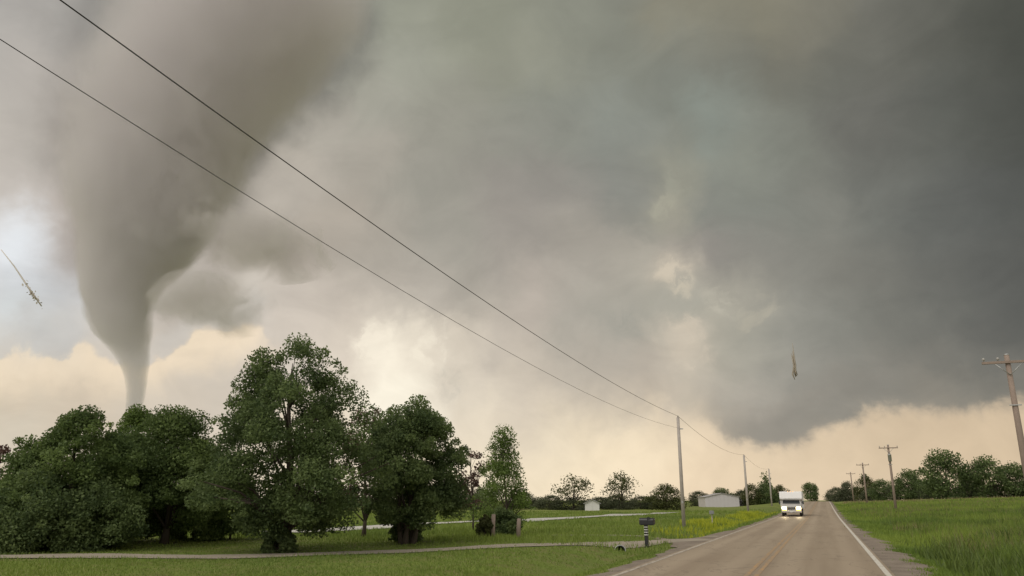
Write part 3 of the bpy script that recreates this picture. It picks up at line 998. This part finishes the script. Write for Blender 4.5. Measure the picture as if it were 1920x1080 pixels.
for kd, px, fw, top, w, lab in (
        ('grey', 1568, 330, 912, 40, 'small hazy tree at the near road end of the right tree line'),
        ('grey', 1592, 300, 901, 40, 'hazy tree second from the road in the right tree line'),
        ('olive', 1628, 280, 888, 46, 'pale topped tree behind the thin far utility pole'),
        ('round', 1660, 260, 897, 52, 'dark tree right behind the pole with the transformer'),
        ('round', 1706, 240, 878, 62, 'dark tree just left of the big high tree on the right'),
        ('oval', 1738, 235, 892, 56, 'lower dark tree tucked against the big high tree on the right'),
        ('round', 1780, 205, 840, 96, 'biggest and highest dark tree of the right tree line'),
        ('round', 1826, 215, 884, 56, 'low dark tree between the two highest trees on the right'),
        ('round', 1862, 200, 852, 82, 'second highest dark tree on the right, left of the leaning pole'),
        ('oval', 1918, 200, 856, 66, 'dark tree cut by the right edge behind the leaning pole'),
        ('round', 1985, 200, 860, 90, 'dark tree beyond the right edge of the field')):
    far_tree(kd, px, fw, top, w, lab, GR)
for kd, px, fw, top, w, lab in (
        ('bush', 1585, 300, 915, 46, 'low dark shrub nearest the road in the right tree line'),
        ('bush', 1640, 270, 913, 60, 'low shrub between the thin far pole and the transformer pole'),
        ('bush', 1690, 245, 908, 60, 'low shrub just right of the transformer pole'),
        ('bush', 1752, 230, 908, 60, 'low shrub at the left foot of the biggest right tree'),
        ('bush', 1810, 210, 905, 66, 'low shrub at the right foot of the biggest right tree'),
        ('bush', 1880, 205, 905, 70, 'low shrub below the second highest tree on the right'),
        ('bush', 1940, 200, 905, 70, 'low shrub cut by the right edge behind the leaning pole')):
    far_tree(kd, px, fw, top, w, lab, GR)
for t in bpy.data.objects:
    if t.name.startswith('hedge_shrub'):
        t['category'] = 'shrub'

# ------------------------------------------------------------------ barn, shed
m_siding = simple('pale metal siding', (0.47, 0.445, 0.46), .55, .0, .06, .5)
m_roof = simple('grey metal roof', (0.40, 0.38, 0.38), .5, .2, .08, .5)
m_dark = simple('dark opening', (0.05, 0.05, 0.055), .7)
m_trim = simple('white trim', (0.58, 0.57, 0.55), .5)
m_sidew = simple('dull grey siding', (0.26, 0.24, 0.24), .6, .0, .1, .5)


def gable(name, label, p, face, w, d, eave, peak, wall_m, parts=True):
    root = empty(name, p, face)
    tag(root, label, 'barn' if w > 5 else 'shed')
    bm = bmesh.new()
    prof = [(-w / 2, -.6), (w / 2, -.6), (w / 2, eave), (0, peak), (-w / 2, eave)]
    f0 = [bm.verts.new((x, 0, z)) for x, z in prof]
    f1 = [bm.verts.new((x, d, z)) for x, z in prof]
    bm.faces.new(f0)
    bm.faces.new(f1[::-1])
    for i in range(5):
        j = (i + 1) % 5
        bm.faces.new((f0[j], f0[i], f1[i], f1[j]))
    bmesh.ops.recalc_face_normals(bm, faces=bm.faces[:])
    wl = obj('wall', bm, wall_m, root)
    # standing ribs of the front siding: pieces of sheet metal, one each
    n_r = int(w / .9)
    rb = None
    for i in range(1, n_r):
        x = -w / 2 + w * i / n_r
        ht = eave + (peak - eave) * (1 - abs(x) / (w / 2)) - .06
        bm = bmesh.new()
        box(bm, (0, -.02, ht / 2), (.06, .04, ht))
        obj('rib', bm, wall_m, wl, (x, 0, 0))
    for s in (-1, 1):
        bm = bmesh.new()
        ln = math.hypot(w / 2, peak - eave) + .35
        an = math.atan2(peak - eave, w / 2)
        box(bm, (0, d / 2, 0), (ln, d + .5, .08))
        r = obj('roof', bm, m_roof, root)
        r.rotation_euler = (0, s * an, 0)
        r.location = (s * (w / 4 + .1), 0, (eave + peak) / 2 + .03)
    return root


pb = at(1354, 949)
pb = at_dist(1354, 200)
mp = m_per_px(pb)
dirb = math.atan2(pb[0], pb[1])
barn = gable('barn', 'low pale grey metal barn with a shallow gable beyond the left field', pb, -dirb + .12, 62 * mp, 18, (size_px(pb, top=932)), (size_px(pb, top=925)), m_siding)
bm = bmesh.new()
box(bm, (0, 0, .9), (7.0, 4.0, 2.4), .02)
lt = obj('lean_to', bm, m_sidew, barn, (62 * mp / 2 + 2.6, 5.0, 0))
bm = bmesh.new()
box(bm, (0, 0, 0), (4.2, 4.4, .12), rot=Matrix.Rotation(.16, 4, 'Y'))
obj('lean_to_roof', bm, m_roof, barn, (62 * mp / 2 + 2.1, 5.0, size_px(pb, top=934)))
ps = at_dist(1110, 140)
gable('shed', 'small white shed half hidden in the hedge left of the mailbox', ps, -math.atan2(ps[0], ps[1]), 2.5, 4, 1.2, 1.8, m_trim)

# ------------------------------------------------------------------ poles and wires
m_wood = simple('weathered pole wood', (0.38, 0.34, 0.31), .9, 0, .25, 4, .3)
m_wood2 = simple('brown pole wood', (0.26, 0.20, 0.165), .9, 0, .25, 4, .3)
m_metal = simple('galvanised steel', (0.42, 0.42, 0.42), .45, .6, .1, 5)
m_porc = simple('porcelain', (0.36, 0.34, 0.32), .3, 0, .05, 5)
m_wire = simple('black wire', (0.012, 0.012, 0.013), .6, 0, .1, 5)


def plain_pole(label, x, y, ztop, r, group):
    z = float(gz(x, y))
    root = empty('utility_pole', (x, y, z))
    tag(root, label, 'utility pole', group)
    H = ztop - z
    bm = bmesh.new()
    tube(bm, [(0, 0, -.3), (0, 0, H * .5), (0, 0, H)], [r * 1.12, r, r * .86], 12)
    obj('post', bm, m_wood, root)
    bm = bmesh.new()
    lathe(bm, [(.02, 0), (.05, .02), (.035, .06), (.05, .08), (.03, .13)], (0, 0, H), 10)
    obj('insulator', bm, m_porc, root)
    bm = bmesh.new()
    box(bm, (r * .9 + .10, 0, H - .78), (.22, .05, .07), .008)
    obj('bracket', bm, m_metal, root)
    bm = bmesh.new()
    box(bm, (0, -r * .99, 1.6), (.10, .012, .14))
    obj('tag_plate', bm, m_metal, root)
    return root


def cross_pole(label, x, y, H, r, group, transformer=False, armw=2.4):
    z = float(gz(x, y))
    root = empty('crossarm_pole', (x, y, z))
    tag(root, label, 'utility pole', group)
    bm = bmesh.new()
    tube(bm, [(0, 0, -.4), (0, 0, H * .5), (0, 0, H)], [r * 1.15, r, r * .8], 12)
    obj('post', bm, m_wood2, root)
    bm = bmesh.new()
    box(bm, (0, -r, H - .38), (armw, .10, .13), .01)
    obj('crossarm', bm, m_wood2, root)
    for s in (-1, 1):
        bm = bmesh.new()
        tube(bm, [(s * .62, -r - .02, H - .44), (0, -r - .02, H - 1.05)], [.022, .022], 6)
        obj('brace', bm, m_metal, root)
    for i, xx in enumerate((-armw / 2 + .1, -.45, armw / 2 - .1)):
        bm = bmesh.new()
        lathe(bm, [(.02, 0), (.02, .07), (.075, .08), (.06, .12), (.07, .14), (.035, .21)], (xx, -r, H - .318), 10)
        obj('insulator', bm, m_porc, root)
    bm = bmesh.new()
    lathe(bm, [(r * .84, 0), (r * .9, .03), (r * .5, .08)], (0, 0, H), 10)
    obj('pole_cap', bm, m_metal, root)
    bm = bmesh.new()
    box(bm, (0, -r, H - 2.6), (.55, .05, .06), .006)
    obj('bracket', bm, m_metal, root)
    if transformer:
        bm = bmesh.new()
        lathe(bm, [(.20, 0), (.23, .03), (.23, .85), (.25, .87), (.25, .91), (.12, .98)], (0, -r - .28, H - 2.2), 16)
        tr = obj('transformer', bm, m_metal, root)
        for s in (-.1, .1):
            bm = bmesh.new()
            lathe(bm, [(.04, 0), (.05, .05), (.035, .09), (.05, .12), (.025, .2)], (s, -r - .28, H - 1.22), 8)
            obj('bushing', bm, m_porc, tr)
    return root


PX = -8.8
GP = 'poles along the left side of the road'
plain_pole('pale wooden utility pole with no crossarm standing in the left grass before the barn', PX, 54, 7.18, .115, GP)
plain_pole('second pale pole farther down the left side, above the conifer', PX - .3, 106, 7.3, .14, GP)
plain_pole('pale pole far down the left side near the oncoming truck', PX - .4, 158, 7.4, .14, GP)
GX = 'crossarm poles along the right side of the road'
cross_pole('nearest brown crossarm pole at the right edge of the view', 9.6, 46.5, 9.0 - float(gz(9.6, 46.5)), .15, GX)
cross_pole('crossarm pole with a round transformer in front of the right trees', 8.9, 119.5, 9.0 - float(gz(8.9, 119.5)), .16, GX, True)
cross_pole('thin far crossarm pole beside the pale topped tree', 8.0, 176, 9.0 - float(gz(8, 176)), .16, GX)
cross_pole('farthest faint crossarm pole at the end of the right tree line', 7.6, 240, 9.2 - float(gz(7.6, 240)), .16, GX)


def sag_line(anchors, sag):
    pts = []
    for (a, b_), s in zip(zip(anchors, anchors[1:]), sag):
        a, b_ = np.array(a), np.array(b_)
        for i in range(25):
            t = i / 24
            if pts and i == 0:
                continue
            p = a * (1 - t) + b_ * t
            p[2] -= s * 4 * t * (1 - t)
            pts.append(tuple(p))
    return pts


def wire(name, label, anchors, sag, r, group=None):
    pts = sag_line(anchors, sag)
    bm = bmesh.new()
    tube(bm, pts, [r] * len(pts), 6)
    return tag(obj(name, bm, m_wire), label, 'power line', group)


wire('power_line', 'upper thicker black power line crossing the sky to the left pole top', [(PX, -18, 10.18), (PX, 54, 7.28), (PX - .3, 106, 7.4), (PX - .4, 158, 7.5)], (1.25, .7, .7), .010)
wire('power_line', 'lower thinner power line crossing the tornado toward the left pole', [(PX + .22, -18, 9.46), (PX + .22, 54, 6.42)], (1.72,), .006)
ends = [(9.6, 46.5, 9.0), (8.9, 119.5, 9.0), (8.0, 176, 9.0), (7.6, 240, 9.2)]
# ------------------------------------------------------------------ mailbox, culvert, posts, marker
m_black = simple('black enamel', (0.018, 0.018, 0.020), .4, 0, .2, 8)
m_refl = simple('reflective tape', (0.55, 0.56, 0.52), .4, 0, .1, 10)
pm = at(1213, 1027)
mail = empty('mailbox', pm, math.radians(-6))
tag(mail, 'black mailbox on a dark post wound with pale reflective bands beside the driveway', 'mailbox')
bm = bmesh.new()
box(bm, (0, 0, .40), (.13, .13, .95), .012)
obj('post', bm, m_black, mail)
for i in range(4):
    bm = bmesh.new()
    box(bm, (0, 0, .50 + i * .10), (.142, .142, .035), .004)
    bn = obj('reflective_band', bm, m_refl, mail)
    bn.rotation_euler = (0, 0, 0)
bm = bmesh.new()
box(bm, (.05, 0, .89), (.55, .14, .03), .006)
obj('shelf', bm, m_black, mail)
bm = bmesh.new()
prof = [(-.13, 0), (.13, 0), (.13, .15)] + [(.13 * math.cos(a), .15 + .11 * math.sin(a)) for a in np.linspace(.3, math.pi - .3, 8)] + [(-.13, .15)]
a0 = [bm.verts.new((-.24, x, .906 + z)) for x, z in prof]
a1 = [bm.verts.new((.34, x, .906 + z)) for x, z in prof]
bm.faces.new(a0)
bm.faces.new(a1[::-1])
for i in range(len(prof)):
    j = (i + 1) % len(prof)
    bm.faces.new((a0[j], a0[i], a1[i], a1[j]))
bmesh.ops.recalc_face_normals(bm, faces=bm.faces[:])
bx_ = obj('letter_box', bm, m_black, mail)
bm = bmesh.new()
box(bm, (.352, 0, 1.04), (.018, .24, .22), .006)
dr = obj('front_flap', bm, m_black, mail)
bm = bmesh.new()
box(bm, (.376, 0, 1.10), (.03, .05, .02), .004)
obj('latch', bm, m_metal, dr)
bm = bmesh.new()
box(bm, (.12, -.142, 1.10), (.03, .01, .18))
box(bm, (.17, -.142, 1.17), (.10, .01, .05))
obj('flag', bm, m_black, mail)

pc = at(1163, 1033)
cul = empty('culvert_pipe', (pc[0], pc[1], pc[2] - .10), math.radians(14))
cul.rotation_euler.x = -.16
tag(cul, 'dark culvert pipe end with pale rim in the lawn left of the mailbox', 'culvert')
bm = bmesh.new()
seg = 20
for i, (r, yy) in enumerate(((.26, 0), (.26, 1.6))):
    pass
ro, ri = .20, .165
rg = []
for r, yy in ((ri, 1.8), (ri, 0), (ro, 0), (ro, 1.8)):
    rg.append([bm.verts.new((r * math.cos(2 * math.pi * j / seg), yy, .10 + r * math.sin(2 * math.pi * j / seg))) for j in range(seg)])
for r0, r1 in zip(rg, rg[1:]):
    for j in range(seg):
        bm.faces.new((r0[j], r0[(j + 1) % seg], r1[(j + 1) % seg], r1[j])).smooth = True
bm.faces.new(rg[0])
bmesh.ops.recalc_face_normals(bm, faces=bm.faces[:])
obj('pipe', bm, m_black, cul)
bm = bmesh.new()
tube(bm, [(.21 * math.cos(a), -.01, .10 + .21 * math.sin(a)) for a in np.linspace(-.2, math.pi + .2, 18)], [.018] * 18, 6)
obj('rim', bm, m_metal, cul)

for px, py, top, lab in ((924, 1008, 964, 'weathered grey post at the left foot of the slim young tree'), (972, 1008, 972, 'weathered grey post at the right foot of the slim young tree')):
    pp = at(px, py)
    H = size_px(pp, top=top)
    bm = bmesh.new()
    tube(bm, [(0, 0, -.2), (.01, 0, H * .5), (.03, .01, H - .02), (.03, .01, H)], [.10, .095, .09, .05], 9)
    tag(obj('fence_post', bm, m_wood2, None, pp), lab, 'post', 'weathered posts under the young tree')

pk_ = at(1336, 985)
mk = empty('marker_post', pk_)
tag(mk, 'small grey utility marker on a short post among the yellow flowers', 'marker')
bm = bmesh.new()
box(bm, (0, 0, .35), (.07, .07, .9), .008)
obj('post', bm, m_wood, mk)
bm = bmesh.new()
box(bm, (0, -.06, .92), (.34, .16, .26), .03)
obj('marker_box', bm, simple('grey marker', (.20, .205, .21), .6), mk)

# ------------------------------------------------------------------ oncoming truck
m_tw = simple('white truck box', (0.80, 0.79, 0.80), .4, 0, .03, 1)
m_cab = simple('white cab paint', (0.42, 0.40, 0.38), .3, 0, .05, 1)
m_glass = simple('dark glass', (0.02, 0.022, 0.025), .08, 0, .05, 1)
m_tyre = simple('tyre rubber', (0.02, 0.02, 0.02), .85, 0, .2, 8)
m_chr = simple('chrome', (0.6, 0.58, 0.54), .2, .9, .05, 4)
m_blk = simple('black plastic', (0.03, 0.03, 0.03), .6, 0, .1, 6)
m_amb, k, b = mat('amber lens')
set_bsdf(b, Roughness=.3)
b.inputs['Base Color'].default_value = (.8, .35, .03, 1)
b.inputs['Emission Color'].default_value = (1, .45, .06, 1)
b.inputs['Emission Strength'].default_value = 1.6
m_head, k, b = mat('lit headlight')
b.inputs['Base Color'].default_value = (1, .95, .85, 1)
b.inputs['Emission Color'].default_value = (1, .86, .46, 1)
b.inputs['Emission Strength'].default_value = 4.5
tp = at(1485, 969)
truck = empty('box_truck', (-3.25, tp[1], road_z(tp[1]) + .05), 0)
tag(truck, 'white box truck with lit headlights driving toward the camera', 'truck')
# front of the truck at y = 0, facing -Y
bm = bmesh.new()
box(bm, (0, 4.6, 1.62), (2.25, 5.6, 1.75), .05)
cargo = obj('cargo_box', bm, m_tw, truck)
bm = bmesh.new()
attic = [(1.80, 1.56), (1.02, 1.60), (.80, 1.78), (.86, 2.44), (1.00, 2.50), (1.80, 2.50)]
l_ = [bm.verts.new((-1.125, y, z)) for y, z in attic]
r_ = [bm.verts.new((1.125, y, z)) for y, z in attic]
bm.faces.new(l_)
bm.faces.new(r_[::-1])
for i in range(len(attic)):
    j = (i + 1) % len(attic)
    bm.faces.new((l_[j], l_[i], r_[i], r_[j]))
bmesh.ops.recalc_face_normals(bm, faces=bm.faces[:])
bmesh.ops.bevel(bm, geom=bm.edges[:], offset=.04, segments=2, affect='EDGES')
obj('attic_overhang', bm, m_tw, cargo)
# cab: side profile extruded
cabp = [(0.02, .50), (0.0, .95), (.12, 1.10), (.72, 1.22), (1.06, 1.62), (1.78, 1.66), (1.78, .42), (.2, .42)]
bm = bmesh.new()
l_ = [bm.verts.new((-.98 + .10 * max(0, z - 1.2), y, z)) for y, z in cabp]
r_ = [bm.verts.new((.98 - .10 * max(0, z - 1.2), y, z)) for y, z in cabp]
bm.faces.new(l_)
bm.faces.new(r_[::-1])
for i in range(len(cabp)):
    j = (i + 1) % len(cabp)
    bm.faces.new((l_[j], l_[i], r_[i], r_[j]))
bmesh.ops.recalc_face_normals(bm, faces=bm.faces[:])
bmesh.ops.bevel(bm, geom=bm.edges[:], offset=.04, segments=2, affect='EDGES')
obj('cab', bm, m_cab, truck)
bm = bmesh.new()
ws = [(-.86, .75, 1.255), (.86, .75, 1.255), (.83, 1.04, 1.597), (-.83, 1.04, 1.597)]
nrm = Vector((0, -.76, .65)).normalized() * .02
w0 = [bm.verts.new(Vector(p) + nrm) for p in ws]
w1 = [bm.verts.new(Vector(p) - nrm) for p in ws]
bm.faces.new(w0)
bm.faces.new(w1[::-1])
for i in range(4):
    j = (i + 1) % 4
    bm.faces.new((w0[j], w0[i], w1[i], w1[j]))
bmesh.ops.recalc_face_normals(bm, faces=bm.faces[:])
obj('windshield', bm, m_glass, truck)
for s in (-1, 1):
    bm = bmesh.new()
    box(bm, (s * .955, 1.40, 1.42), (.03, .50, .30), .01)
    obj('side_window', bm, m_glass, truck)
    bm = bmesh.new()
    box(bm, (s * 1.17, .95, 1.38), (.16, .08, .34), .03)
    mr = obj('mirror', bm, m_blk, truck)
    bm = bmesh.new()
    tube(bm, [(s * .93, 1.0, 1.30), (s * 1.10, .96, 1.36)], [.02, .02], 6)
    obj('mirror_arm', bm, m_blk, mr)
    bm = bmesh.new()
    box(bm, (s * .70, -.015, .80), (.46, .07, .27), .05)
    hl = obj('headlight', bm, m_head, truck)
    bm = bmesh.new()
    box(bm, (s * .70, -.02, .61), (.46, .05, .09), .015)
    obj('signal_glow_strip', bm, m_amb, truck)  # signal strip enlarged and lit to stand in for headlight glow on the bumper
    ld = bpy.data.lights.new('headlight_beam', 'SPOT')
    ld.energy, ld.color, ld.spot_size, ld.spot_blend, ld.shadow_soft_size = 260, (1, .82, .5), math.radians(22), .6, .1
    lo = bpy.data.objects.new('headlight_beam', ld)
    COL.objects.link(lo)
    lo.parent = truck
    lo.location = (s * .70, -.12, .80)
    lo.rotation_euler = (math.radians(87), 0, math.radians(180))
    for yy, n_ in ((.75, 1), (5.6, 1)):
        we = empty('wheel', (s * .88, yy, .36))
        we.parent = truck
        bm = bmesh.new()
        lathe(bm, [(.20, -.11), (.33, -.12), (.36, -.08), (.36, .08), (.33, .12), (.20, .11)], (0, 0, 0), 20, 'X')
        obj('tyre', bm, m_tyre, we)
        bm = bmesh.new()
        lathe(bm, [(.19, -.115), (.21, -.05), (.21, .05), (.19, .115), (.06, .13)], (0, 0, 0), 16, 'X')
        obj('rim', bm, m_chr, we)
bm = bmesh.new()
for i in range(4):
    box(bm, (0, -.01, .70 + i * .065), (.98, .04, .03), .006)
obj('grille', bm, m_blk, truck)
bm = bmesh.new()
box(bm, (0, -.07, .46), (2.0, .16, .20), .04)
bump = obj('bumper', bm, m_chr, truck)
bm = bmesh.new()
box(bm, (0, -.155, .47), (.32, .012, .15))
obj('licence_plate', bm, m_trim, bump)
bm = bmesh.new()
box(bm, (0, 3.6, .42), (.9, 6.6, .18), .02)
obj('chassis', bm, m_blk, truck)
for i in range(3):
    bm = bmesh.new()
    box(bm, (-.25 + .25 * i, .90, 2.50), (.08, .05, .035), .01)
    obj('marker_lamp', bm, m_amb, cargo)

# ------------------------------------------------------------------ debris in the wind
m_deb = simple('dusty wood', (0.66, 0.61, 0.56), .9, 0, .2, 6)
m_debl = simple('tan straw', (0.32, 0.28, 0.22), .9, 0, .25, 6)


def fly(px, py, dist):
    d = ray(px, py)
    return np.array([0, 0, EYE]) + d / np.linalg.norm(d) * dist


c0, c1_ = fly(2, 468, 30), fly(78, 574, 29)
br = empty('broken_branch', (c0 + c1_) / 2)
tag(br, 'broken branch blown through the air left of the tornado', 'debris')
bm = bmesh.new()
mid = (c0 + c1_) / 2
tube(bm, [c0 - mid, (c0 - mid) * .4 + np.array([.03, 0, .02]), (c1_ - mid) * .5, c1_ - mid], [.012, .018, .028, .018], 6)
obj('stem', bm, m_deb, br)
rng = np.random.default_rng(5)
cc = (c0 * .22 + c1_ * .78) - mid
ax = (c1_ - c0) / np.linalg.norm(c1_ - c0)
LC = cc + rng.normal(size=(70, 3)) * .045 + ax * rng.normal(size=(70, 1)) * .22
V, F = leaf_quads(LC, np.full(70, .09), rng)
obj('leaves', np_mesh('leaves', V, F), m_deb, br)
pd = fly(1490, 688, 45)
bm = bmesh.new()
for i in range(6):
    a = rng.normal(size=3) * .04
    tip = np.array([rng.normal() * .10, rng.normal() * .08, -.62 + rng.normal() * .12])
    tube(bm, [a + (0, 0, .70 + rng.normal() * .2), a * .7 + (.04, 0, .1), tip * .5 + a, tip], [.01, .045, .05, .012], 5)
tag(obj('straw_wisp', bm, m_debl, None, pd), 'tan wisp of straw debris in the air above the oncoming truck', 'debris')
# ------------------------------------------------------------------ tornado (a smoke-like volume with its own shape)
TD = 1200.0                                        # metres ahead of the camera
PROF = [  # photo row, left edge, right edge of the funnel
    (800, 236, 264), (765, 238, 263), (730, 240, 272), (700, 236, 276), (680, 226, 277), (660, 208, 277), (640, 190, 277), (620, 173, 278), (590, 160, 279),
    (560, 152, 284), (530, 148, 308), (500, 147, 340), (470, 146, 366), (440, 143, 388), (410, 138, 408), (370, 130, 430), (330, 124, 455), (290, 124, 472), (240, 130, 515), (180, 150, 570), (110, 185, 625), (40, 230, 672), (-40, 280, 716), (-130, 330, 760)]
zs, cxs, rs = [], [], []
for row, xl, xr in PROF:
    v = row - CY
    f = FPX * CP + v * SP
    t = TD / f
    zs.append(EYE + (FPX * SP - v * CP) * t)
    cxs.append(((xl + xr) / 2 - CX) * t)
    rs.append((xr - xl) / 2 * t)
zs, cxs, rs = np.array(zs), np.array(cxs), np.array(rs)
zs = np.r_[-4.0, zs]
cxs = np.r_[cxs[0], cxs]
rs = np.r_[rs[0] * .95, rs]
x0 = cxs[3]
TOP = float(zs[-1])
ZN = np.linspace(-4, TOP, 60)
CN, RN = np.interp(ZN, zs, cxs), np.interp(ZN, zs, rs)
for _ in range(2):
    CN[1:-1] = (CN[:-2] + 2 * CN[1:-1] + CN[2:]) / 4
    RN[1:-1] = (RN[:-2] + 2 * RN[1:-1] + RN[2:]) / 4
bm = bmesh.new()
rings = []
for zc, cc_, r in zip(ZN, CN, RN):
    R = r * 1.32 + 6
    rings.append([bm.verts.new((cc_ - x0 + R * math.cos(2 * math.pi * j / 40), R * math.sin(2 * math.pi * j / 40), zc)) for j in range(40)])
for r0, r1 in zip(rings, rings[1:]):
    for j in range(40):
        bm.faces.new((r0[j], r0[(j + 1) % 40], r1[(j + 1) % 40], r1[j])).smooth = True
bm.faces.new(rings[0][::-1])
bm.faces.new(rings[-1])
m_tor = bpy.data.materials.new('funnel cloud')
m_tor.use_nodes = True
k = N(m_tor.node_tree)
for nd in list(k.n):
    k.n.remove(nd)
tcn = k.add('ShaderNodeTexCoord')
O = tcn.outputs['Object']
sp = k.add('ShaderNodeSeparateXYZ')
k.l.new(O, sp.inputs[0])
zn = k.math('DIVIDE', k.math('ADD', sp.outputs[2], 4.0), TOP + 4.0, clamp=True)


def curve(vals, lo, hi):
    fc = k.add('ShaderNodeFloatCurve')
    cv = fc.mapping.curves[0]
    zz = (ZN + 4) / (TOP + 4)
    sel = list(range(0, 60, 2)) + [59]
    cv.points[0].location = (0, (vals[0] - lo) / (hi - lo))
    cv.points[1].location = (1, (vals[-1] - lo) / (hi - lo))
    for i in sel[1:-1]:
        cv.points.new(float(zz[i]), float((vals[i] - lo) / (hi - lo)))
    for p in cv.points:
        p.handle_type = 'AUTO_CLAMPED'
    fc.mapping.update()
    k.l.new(zn, fc.inputs['Value'])
    return k.math('MULTIPLY_ADD', fc.outputs[0], float(hi - lo), float(lo))


ccur = curve(CN - x0, float((CN - x0).min() - 1), float((CN - x0).max() + 1))
rcur = curve(RN, 0.0, float(RN.max() + 1))
# swirl noise: lifted along a twist round the axis
nz = k.noise(k.vec('MULTIPLY', O, (1, 1, .7)), 0.014, 4, 0.55, 0.4)
nz2 = k.noise(k.vec('MULTIPLY', O, (1, 1, .6)), 0.05, 3, 0.6)
dx = k.math('SUBTRACT', sp.outputs[0], ccur)
rad = k.math('SQRT', k.math('ADD', k.math('POWER', dx, 2.0), k.math('POWER', sp.outputs[1], 2.0)))
rho = k.math('DIVIDE', rad, rcur)
rho = k.math('ADD', rho, k.math('MULTIPLY', k.math('SUBTRACT', nz, .5), .6))
rho = k.math('ADD', rho, k.math('MULTIPLY', k.math('SUBTRACT', nz2, .5), .26))
soft = k.ramp(zn, .28, .70, .14, .55)            # edge softness grows with height
body = k.ramp(k.math('DIVIDE', k.math('SUBTRACT', 1.06, rho), soft), 0.0, 1.0)
fade = k.ramp(zn, .88, .99, 1.0, 0.0)
den_ = k.math('MULTIPLY', k.math('MULTIPLY', body, fade), k.math('DIVIDE', 3.4, rcur))
pv = k.add('ShaderNodeVolumePrincipled')
pv.inputs['Color'].default_value = (0.772, 0.752, 0.766, 1)
k.l.new(den_, pv.inputs['Density'])
pv.inputs['Anisotropy'].default_value = 0.0
out = k.add('ShaderNodeOutputMaterial')
k.l.new(pv.outputs[0], out.inputs['Volume'])
tf = np.array([x0 * CYW - TD * SY, x0 * SY + TD * CYW])
tor = obj('tornado', bm, m_tor, None, (float(tf[0]), float(tf[1]), 0.0))
tor.rotation_euler = (0, 0, YAW)
tag(tor, 'grey brown tornado funnel narrowing to the ground behind the left trees', 'tornado')
scene.cycles.volume_step_rate = 1.0
scene.cycles.volume_max_steps = 256


# torn scud hanging beside the funnel
def scud(label, px, py, wpx, hpx, tau, seed, dist=TD - 60, tilt=0.0):
    d = ray(px, py)
    f = -d[0] * SY + d[1] * CYW
    t = dist / f
    c = np.array([0, 0, EYE]) + d * t
    a_, b_ = wpx * t / 2, hpx * t / 2
    m = bpy.data.materials.new('scud vapour')
    m.use_nodes = True
    k = N(m.node_tree)
    for nd in list(k.n):
        k.n.remove(nd)
    o = k.add('ShaderNodeTexCoord').outputs['Object']
    q = k.vec('DIVIDE', o, (a_, a_ * .7, b_))
    rr_ = k.vec('LENGTH', q)
    off = k.vec('ADD', o, (seed * 913.0, 0, 0))
    n1_ = k.noise(off, 0.016, 5, 0.62, .8)
    v = k.math('ADD', rr_, k.math('MULTIPLY', k.math('SUBTRACT', n1_, .5), 2.6))
    dn = k.math('MULTIPLY', k.ramp(v, .95, .25, 0.0, 1.0), tau / (a_ * .9))
    pv_ = k.add('ShaderNodeVolumePrincipled')
    pv_.inputs['Color'].default_value = (0.74, 0.715, 0.715, 1)
    k.l.new(dn, pv_.inputs['Density'])
    out_ = k.add('ShaderNodeOutputMaterial')
    k.l.new(pv_.outputs[0], out_.inputs['Volume'])
    bm_ = bmesh.new()
    bmesh.ops.create_icosphere(bm_, subdivisions=3, radius=1.0)
    bmesh.ops.transform(bm_, matrix=Matrix.Diagonal((a_ * 1.0, a_ * .7, b_ * 1.0, 1)), verts=bm_.verts[:])
    o_ = obj('scud_cloud', bm_, m, None, tuple(float(x) for x in c))
    o_.rotation_euler = (0, tilt, YAW)
    tag(o_, label, 'cloud', 'torn clouds right of the tornado')


scud('long torn grey cloud reaching right from the upper funnel toward the lower wire', 480, 452, 320, 150, 1.9, 1.3, tilt=.22)
scud('ragged lower grey cloud between the funnel waist and the tallest tree', 400, 570, 250, 140, 1.7, 4.7, tilt=.1)
